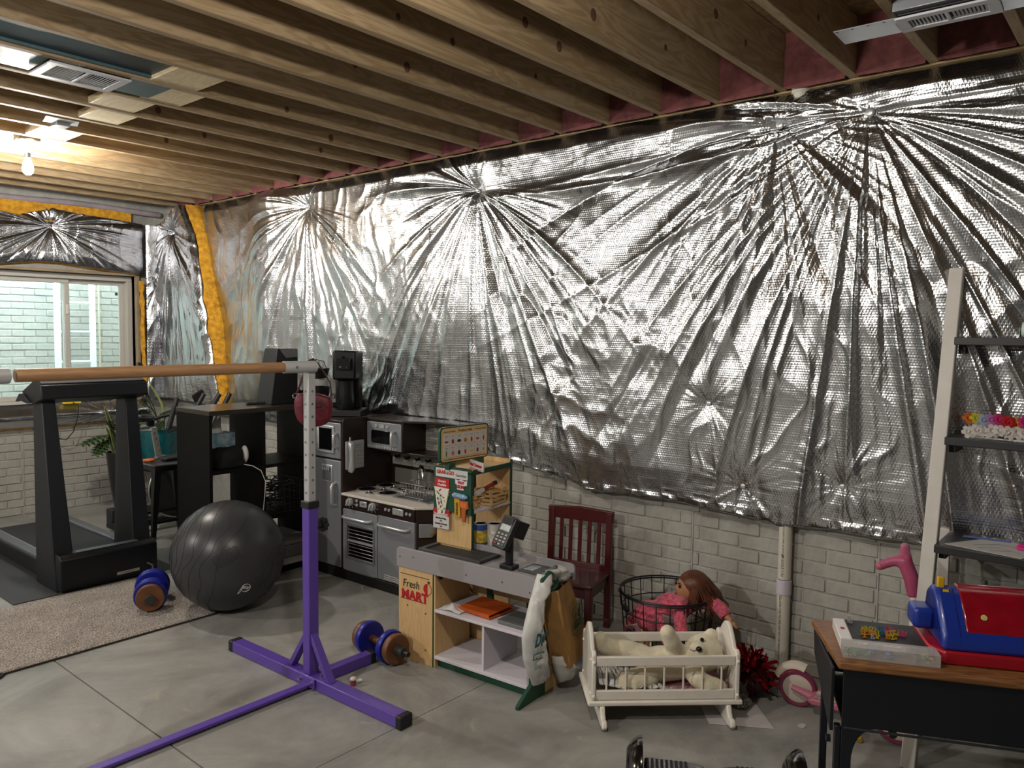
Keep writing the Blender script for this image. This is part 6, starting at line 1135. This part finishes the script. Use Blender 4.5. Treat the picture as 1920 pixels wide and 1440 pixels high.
# flower lei, paper and bits on the shelves
t = thing('flower_garland', 'multicoloured flower garland on the middle black shelf', 'garland', (3.33, .42, 1.19))
fcol = ['c4601c', 'b9b02c', '8fa0b5', 'a06aa0', 'b02060', 'b0141e', 'c9a01e', 'c02070', 'cfcac4', 'cfcac4', 'cfcac4', 'c9c2be']; r_ = random.Random(12)
for k in range(34):
    row = k % 2; q = Vector((-.045*(1 if row else -.5)+r_.uniform(-.015, .015), .15-.0125*k, .022+(.0 if row else .035)+r_.uniform(0, .012))); c_ = fcol[8+k % 4] if row else fcol[(k//2) % 8]; mfl = M('petal_'+c_, c_, .8, var=.2, scale=60); bb = B(); nrm = Vector((-.7, -.35, .5+r_.uniform(-.3, .3))).normalized(); x_ = nrm.orthogonal().normalized(); y_ = nrm.cross(x_)
    for j in range(6):
        a = j*PI/3+k; d = x_*math.cos(a)+y_*math.sin(a); s_ = nrm.cross(d); o_ = len(bb.v); bb.v += [tuple(q), tuple(q+d*.012+s_*.011+nrm*.006), tuple(q+d*.026+s_*.006+nrm*.004), tuple(q+d*.026-s_*.006+nrm*.004), tuple(q+d*.012-s_*.011+nrm*.006)]; bb.f.append((o_, o_+1, o_+2, o_+3, o_+4))
    bb.ell(q+nrm*.004, .005, 8, 6); bb.obj('flower', mfl, t, smooth=0)
B().tube([(.03, .16, .006), (-.03, .14, .004), (-.05, 0, .004), (-.05, -.2, .004)], .0025, 5).obj('garland_string', m_wht, t)
t = thing('tape_roll', 'green and white tape dispenser lying on the top black shelf', 'tape', (3.37, .425, 1.562)); B().cyl((0, .0, .026), (0, -.05, .026), .026, n=22).obj('tape_core', m_grn, t, .003); B().lathe([(.0265, -.002), (.0285, -.002), (.0285, .04), (.0265, .04)], (0, -.008, .028), 22, (0, -1, 0), ring=True).obj('tape_cover', m_wht, t); B().cyl((0, .0015, .026), (0, .003, .026), .012, n=16).obj('core_disc', m_wht, t)
t = thing('tape_roll', 'olive roll in a white cover at the right edge of the top shelf', 'tape', (3.38, .355, 1.562)); B().cyl((0, .0, .028), (0, -.06, .028), .027, n=22).obj('tape_core', M('olive_tape', '77702a', .5), t, .003); B().lathe([(.028, -.002), (.030, -.002), (.030, .04), (.028, .04)], (0, -.02, .031), 22, (0, -1, 0), ring=True).obj('tape_cover', m_wht, t)
o = B().prism([(3.20, .605), (3.16, .36), (3.32, .25), (3.42, .48)], (0, 0, .8012), (1, 0, 0), (0, 1, 0), (0, 0, 1), .002).obj('paper_sheet', M('paper_white', 'b9b6b4', .8), None, 0, smooth=0); tag(o, 'drawn-on white paper on the lower black ladder shelf', 'paper')
for pts in ([(3.22, .50), (3.26, .44), (3.22, .37)], [(3.25, .52), (3.32, .45), (3.30, .36)], [(3.20, .46), (3.24, .40)]): B().tube([(x, y, .8024) for x, y in pts], .0012, 4).obj('pencil_line', M('pencil', '7a7a86', .7), o)
o = B().prism([(-.075, -.014), (.075, -.014), (.078, .016), (-.072, .014)], (3.375, .50, .8035), (.15, -1, 0), (1, .15, 0), (0, 0, 1), .002).obj('paper_strip', M('blue_card', '5a6aa8', .7), None, 0, smooth=0); tag(o, 'blue card strip lying over the paper on the lower ladder shelf', 'card')
t = thing('scissors', 'pink handled scissors on the paper on the lower ladder shelf', 'scissors', (3.31, .325, .803)); m_hp = M('hot_pink', 'd22a86', .4)
for s in (-1, 1): B().tube([(.0+s*.022+.016*math.cos(a), .03+.034*math.sin(a), .006) for a in np.linspace(0, 2*PI, 20)[:-1]], .0055, 8, closed=True).obj('grip', m_hp, t); B().prism([(s*.014, 0), (s*-.006, -.11), (s*.002, -.0)], (0, 0, .005), (1, 0, 0), (0, 1, 0), (0, 0, 1), .002).obj('blade', m_chrome, t)
# ---- school desk
dang = math.radians(-64.94); dk = thing('school_desk', 'old school desk with worn wooden top and black metal body in the right foreground', 'desk', (2.358, .698, 0), dang)
m_dw = wood_mat('desk_oak', '8a6038', '6b4526', (.5, 5, 5), 6, .45); m_dm = M('desk_black', '0f131c', .42, spec=.5)
tp_ = [(-.012, -.012), (.66, -.012), (.70, .345), (-.052, .345)]; dtp = B().prism(tp_, (0, 0, .590), (1, 0, 0), (0, 1, 0), (0, 0, 1), .024).obj('desk_top', m_dw, dk, .007, seg=3)
arch = [(.004, .577), (.004, .0), (.034, .0), (.034, .30)]+[(.034+.068*(1-math.cos(a)), .30+.105*math.sin(a)) for a in np.linspace(.15, PI/2, 8)]+[(.55, .405)]+[(.612-.062*math.sin(a) if False else .55+.062*math.sin(a), .405-.105*(1-math.cos(a))) for a in np.linspace(.2, PI/2, 7)]+[(.614, 0), (.645, 0), (.645, .577)]
B().prism(arch, (0, .006, 0), (1, 0, 0), (0, 0, 1), (0, 1, 0), .008).obj('front_panel', m_dm, dk, .002)
for x, sx_ in ((-.006, -1), (.655, 1)):
    B().prism([(.0, .577), (.0, .385), (.05, .40), (.30, .50), (.325, .577)], (x+(-.018 if sx_ < 0 else .02), .0, 0), (.05*sx_, 1, 0), (0, 0, 1), (1, -.05*sx_, 0), .010).obj('side_panel', m_dm, dk, .002); B().bx(x-.010, x+.012, .30, .325, .0, .50).obj('rear_leg', m_dm, dk, .003); B().bx(x-.008, x+.010, .004, .03, .0, .40).obj('front_leg', m_dm, dk, .003); B().cyl((x-.018, .014, .355), (x-.030, .014, .355), .011, n=14).obj('leg_bolt', m_gun, dk)
B().bx(.0, .65, .31, .32, .44, .577).obj('back_panel', m_dm, dk, .002); B().bx(.002, .65, .008, .32, .425, .433).obj('book_tray', m_dm, dk); B().bx(.01, .64, -.001, .004, .395, .402).obj('lower_lip', M('lip_worn', '2a2d33', .35), dk, .001)
B().cyl((.145, .0, .397), (.145, .012, .397), .012, n=14).obj('rivet', m_dm, dk)
dm4 = dk.matrix_basis
def on_desk(o, x, y, z=.6025, r=0.0): o.location = dm4 @ Vector((x, y, z)); o.rotation_euler = (0, 0, dang+r); return o
lb = thing('letter_board', 'white letter sorting box with a dark board and clear compartment tray on the desk', 'toy box'); on_desk(lb, .005, .022, r=.0)
m_wp = M('white_plastic', 'dcdad8', .35); m_clear = M('clear_tray', 'd9d6d4', .25, alpha=.25); B().bx(0, .036, .068, .250, 0, .034).bx(.036, .245, .068, .250, 0, .028).obj('box_base', m_wp, lb, .003); B().bx(.038, .243, .072, .250, .028, .032).obj('letter_surface', M('board_dark', '2f3033', .6), lb, .001)
B().bx(.0, .262, .0, .066, .0, .002).bx(.0, .262, .0, .002, .002, .034).bx(.0, .262, .064, .066, .002, .034).bx(0, .002, .002, .064, .002, .034).bx(.260, .262, .002, .064, .002, .034).bx(.072, .074, .002, .064, .002, .032).bx(.195, .197, .002, .064, .002, .032).obj('compartment_tray', m_clear, lb); B().bx(-.001, .263, -.001, .067, .034, .0365).obj('tray_lid', M('tray_lid', 'dcd9d7', .25, alpha=.30), lb, .001)
for s_, x in (('LID', .06), ('OPEN', .14)): text('lid_relief', s_, .018, m_wp, lb, frame((x, .033, .0366), (1, 0, 0), (0, 1, 0)), ext=.0005)
pc = [M('piece_green', '4fae86', .5), M('piece_pink', 'd0808e', .5), M('piece_blue', '4a93c8', .5), M('piece_yellow', 'b9b77a', .5)]; r_ = random.Random(4)
for k in range(44): x = r_.uniform(.01, .25); B().box((x, r_.uniform(.008, .058), .005+r_.uniform(0, .016)), (.010, .008, .005), rz=r_.uniform(0, 3), rx=r_.uniform(0, 1)).obj('spare_piece', pc[(0 if x < .073 else 2 if x < .14 else 1 if x < .196 else 3) if k % 3 else k % 4], lb)
B().bx(.012, .024, .15, .168, .034, .0346).obj('sticker', m_redp, lb)
lc = [M('letter_orange', 'c07a1e', .3, alpha=.85), M('letter_yellow', 'b3a31c', .3, alpha=.85), M('letter_pink', 'b03a6c', .3, alpha=.85), M('letter_clear', '9a9a9e', .3, alpha=.7), M('letter_blue', '2a6a88', .3, alpha=.85)]
spots = [(.075, .145, 1), (.085, .150, 1), (.098, .150, 1), (.108, .146, 1), (.070, .120, 0), (.080, .122, 0), (.092, .126, 0), (.104, .126, 0), (.116, .120, 1), (.073, .098, 0), (.095, .092, 3), (.108, .100, 1), (.130, .165, 4), (.140, .166, 2), (.152, .168, 2), (.164, .165, 2), (.132, .140, 4), (.142, .130, 0), (.152, .132, 1), (.162, .136, 1), (.172, .140, 0), (.183, .142, 2), (.192, .140, 2), (.140, .104, 0), (.153, .104, 1), (.160, .110, 1), (.050, .215, 3), (.046, .225, 3)]
for i, (x, y, c) in enumerate(spots):
    F = frame((x, y, .043), (1, 0, 0), (0, .25, .97)); ltr = text('letter', 'ABCDEFGHIJKLMNOPQRSTUVWXYZRE'[i], .019, lc[c], lb, F, ext=.0016, bold=.0006); box('letter_foot', lc[c], ltr, (0, -.008, 0), (.010, .003, .007), 0)
rg = thing('toy_cash_register', 'blue and red toy cash register with a clear red drawer lid on the desk', 'cash register'); on_desk(rg, .285, .055, r=.03)
m_rb = M('register_blue', '17308c', .35, coat=.2); m_rr = M('register_red', '9c0f22', .35, coat=.2); m_rl = M('lid_red', '8a0c1e', .15, coat=.5, var=.15, scale=18)
B().prism([(0, .0), (.30, .0), (.32, .02), (.32, .235), (.30, .255), (.0, .255), (-.035, .22), (-.035, .05)], (.0, 0, .020), (1, 0, 0), (0, 1, 0), (0, 0, 1), .04).obj('drawer_base', m_rr, rg, .006)
prf = [(.004, .040), (.012, .082), (.095, .175), (.118, .190), (.165, .190), (.20, .165), (.235, .04)]; B().prism(prf, (.15, 0, 0), (0, 1, 0), (0, 0, 1), (1, 0, 0), .31).obj('register_body', m_rb, rg, .012, seg=3); B().prism(prf, (.026, .0, .002), (0, 1, 0), (0, 0, 1), (1, 0, 0), .062).obj('end_cheek', m_rb, rg, .014, seg=3)
B().box((-.030, .15, .095), (.06, .09, .065)).obj('paper_roll_pod', m_rb, rg, .014, seg=3); B().box((.018, .135, .205), (.020, .014, .036)).obj('lever', M('lever_yellow', 'c9a017', .4), rg, .003); B().box((.026, .112, .185), (.024, .012, .006), rx=.8).obj('lever_slot', M('slot_black', '16181c', .5), rg); B().box((.026, .110, .187), (.016, .008, .005), rx=.8).obj('slot_flag', M('lever_yellow', 'c9a017', .4), rg)
ld = B().prism([(.030, .090), (.108, .178), (.150, .195), (.175, .193), (.175, .185), (.150, .186), (.115, .168), (.038, .082)], (.19, -.010, .006), (0, 1, 0), (0, 0, 1), (1, 0, 0), .255).obj('money_lid', m_rl, rg, .004)
o = B().cyl((0, 0, 0), (0, 0, .002), .0085, n=16).obj('smiley_sticker', M('sticker_lime', 'c6cf7a', .5), rg); o.matrix_local = frame((.115, .052, .1325), (1, 0, 0), (0, .66, .75)); [B().cyl((x, .002, .002), (x, .002, .0026), .0011, n=8).obj('smiley_eye', m_blk, o) for x in (-.003, .003)]; B().tube([(.0045*math.cos(a), .0045*math.sin(a), .0023) for a in np.linspace(PI*1.15, PI*1.85, 8)], .0006, 4).obj('smiley_mouth', m_blk, o)
# yellow toy under the desk
t = thing('toy_comb', 'small yellow ridged toy lying on the floor behind the desk leg', 'toy', (3.12, .86, 0), .5); b = B().tube([(-.04, 0, .012), (-.015, .0, .022), (.02, 0, .022), (.045, 0, .012)], .012, 8); b.obj('toy_body', M('toy_yellow', 'b9951a', .5), t)
for k in range(8): B().tube([(-.03+.009*k, .012*math.cos(v), .019+.013*math.sin(v)) for v in np.linspace(0, PI, 7)], .0018, 5).obj('toy_rib', M('toy_yellow', 'b9951a', .5), t)
# ---- hoverboard at the bottom edge
hv = thing('hoverboard', 'black two wheeled hoverboard at the front edge of the floor', 'hoverboard', (2.345, 1.090, 0), math.atan2(-.852, .523)); m_hv = M('hover_gloss', '0b0b0d', .12, coat=.6); m_hr = M('hover_rubber', '2a2a2b', .7)
for s in (-1, 1):
    w_ = B().lathe([(.050, -.026), (.074, -.026), (.083, -.016), (.0845, 0), (.083, .016), (.074, .026), (.050, .026)], (s*.258, 0, .0845), 36, (1, 0, 0), ring=True).obj('wheel', m_hr, hv); B().lathe([(.0, -.020), (.045, -.022), (.052, -.024), (.052, .024), (.045, .022), (0, .020)], (s*.258, 0, .0845), 24, (1, 0, 0)).obj('hub_cap', m_kn, w_)
    for k in range(10): a = 2*PI*k/10; B().box((s*.284, .036*math.cos(a), .0845+.036*math.sin(a)), (.004, .010, .010)).obj('hub_fin', m_chrome, w_)
    B().tube([(s*.258+.0*k, .096*math.cos(a), .0845+.096*math.sin(a)) for k, a in enumerate(np.linspace(.15, PI-.15, 16))], .036, 10, flat=.30).obj('fender', m_hv, hv)
    B().prism([(s*.225, -.075), (s*.06, -.062), (s*.02, -.045), (s*.02, .045), (s*.06, .062), (s*.225, .075)], (0, 0, .085), (1, 0, 0), (0, 1, 0), (0, 0, 1), .05).obj('deck_half', m_hv, hv, .012, seg=3)
    for k in range(9): B().box((s*(.085+.016*k), 0, .1125), (.009, .105, .005)).obj('foot_pad_rib', m_hr, hv, .001)
B().cyl((-.035, 0, .085), (.035, 0, .085), .036, n=20).obj('pivot', m_hv, hv)
# ================================================================== ceiling fittings
bb_ = thing('light_bulb', 'bare lit bulb in a porcelain socket on the ceiling joists', 'lamp', (1.72, 5.20, 0)); m_por = M('porcelain', 'cfcabf', .3)
B().box((0, -.0015, 2.70), (.03, .266, .012)).obj('hanger_bar', m_sil, bb_); B().box((0, 0, 2.675), (.11, .11, .05)).obj('junction_box', M('box_dark', '2d2b2a', .5), bb_, .004); B().lathe([(.062, 2.645), (.062, 2.652), (.055, 2.66), (0, 2.66)], n=24).obj('socket_plate', m_por, bb_); B().lathe([(.022, 2.585), (.026, 2.60), (.030, 2.63), (.050, 2.646), (0, 2.646)], n=20).obj('socket', m_por, bb_); B().cyl((0, 0, 2.555), (0, 0, 2.59), .014, .019, n=14).obj('bulb_base', m_chrome, bb_)
m_em = M('bulb_glow', lin((1.0, .97, .90)), .5, emit=1.0); m_em.node_tree.nodes['Principled BSDF'].inputs['Emission Color'].default_value = (*WARM, 1); m_em.node_tree.nodes['Principled BSDF'].inputs['Emission Strength'].default_value = BULB_STRENGTH
B().lathe([(.0, 2.455), (.014, 2.458), (.026, 2.470), (.030, 2.490), (.026, 2.515), (.016, 2.545), (.013, 2.558)], n=24).obj('bulb_glass', m_em, bb_, smooth=180)
m_sm = M('galvanised', '50686d', .5, metal=.35, var=.15, scale=6); m_regi = M('register_paint', 'c2c2c6', .45)
def register(t, L_, W_c, ns, zc):
    """a floor register face: rim, two banks of louvres; x is the long way"""
    B().bx(-L_/2, L_/2, -W_c/2, -W_c/2+.030, -.004, .004).bx(-L_/2, L_/2, W_c/2-.030, W_c/2, -.004, .004).bx(-L_/2, -L_/2+.035, -W_c/2+.03, W_c/2-.03, -.004, .004).bx(L_/2-.035, L_/2, -W_c/2+.03, W_c/2-.03, -.004, .004).bx(-.006, .006, -W_c/2+.03, W_c/2-.03, -.004, .004).obj('register_rim', m_regi, t, .0015)
    for k in range(ns):
        x = -L_/2+.035+(L_-.07)*(k+.5)/ns
        if abs(x) < .010: continue
        B().box((x, 0, .002), ((L_-.07)/ns*.55, W_c-.062, .003), ry=.5 if x < 0 else -.5).obj('louvre', m_regi, t)
    B().bx(-L_/2+.01, L_/2-.01, -W_c/2+.01, W_c/2-.01, .012, .016).obj('dark_throat', M('throat_dark', '26282a', .6), t)
t = thing('floor_register', 'white louvred air register under the left ceiling bay', 'vent', (1.425, 3.657, 2.640)); register(t, .325, .245, 20, 0)
for x0, x1 in ((1.03, 1.262), (1.588, 1.77)):
    o = B().bx(x0, x1, 3.545, 3.775, 2.652, 2.656).obj('sheet_panel', m_sm, ce); 
B().bx(.2, 1.70, 3.240, 3.500, 2.672, 2.68).obj('duct_pan', M('duct_blue', '2b3a48', .35, metal=.6), ce)
B().bx(.2, 1.70, 3.488, 3.502, 2.66, 2.68).obj('duct_rib', m_sm, ce)
B().prism([(0, 0), (.16, 0), (.19, .06), (.03, .08)], (1.58, 4.50, 2.652), (1, 0, 0), (0, 1.7, 0), (0, 0, 1), .004).obj('metal_bracket', M('bracket_metal', 'a9abad', .35, metal=.7), ce); B().box((1.69, 4.62, 2.645), (.07, .09, .02)).obj('metal_bracket', M('bracket_metal', 'a9abad', .35, metal=.7), ce, .003)
t = thing('floor_register', 'louvred metal air register with a sheet metal boot above the right wall', 'vent', (2.905, .612, 2.606), -PI/2+.03); register(t, .295, .135, 20, 0)
B().bx(-.15, .15, -.085, .085, .018, .075).obj('boot', M('boot_metal', '9fa2a5', .3, metal=.8), t, .002); o = B().bx(-.34, -.145, -.07, .07, .001, .004).obj('metal_flange', M('boot_metal', '9fa2a5', .3, metal=.8), t); B().bx(.145, .30, -.07, .07, .001, .004).obj('metal_flange', M('boot_metal', '9fa2a5', .3, metal=.8), t)
for k in range(4): B().cyl((-.33+.05*k, -.06, .0), (-.33+.05*k, -.06, .002), .004, n=8).obj('rivet', m_gun, t)
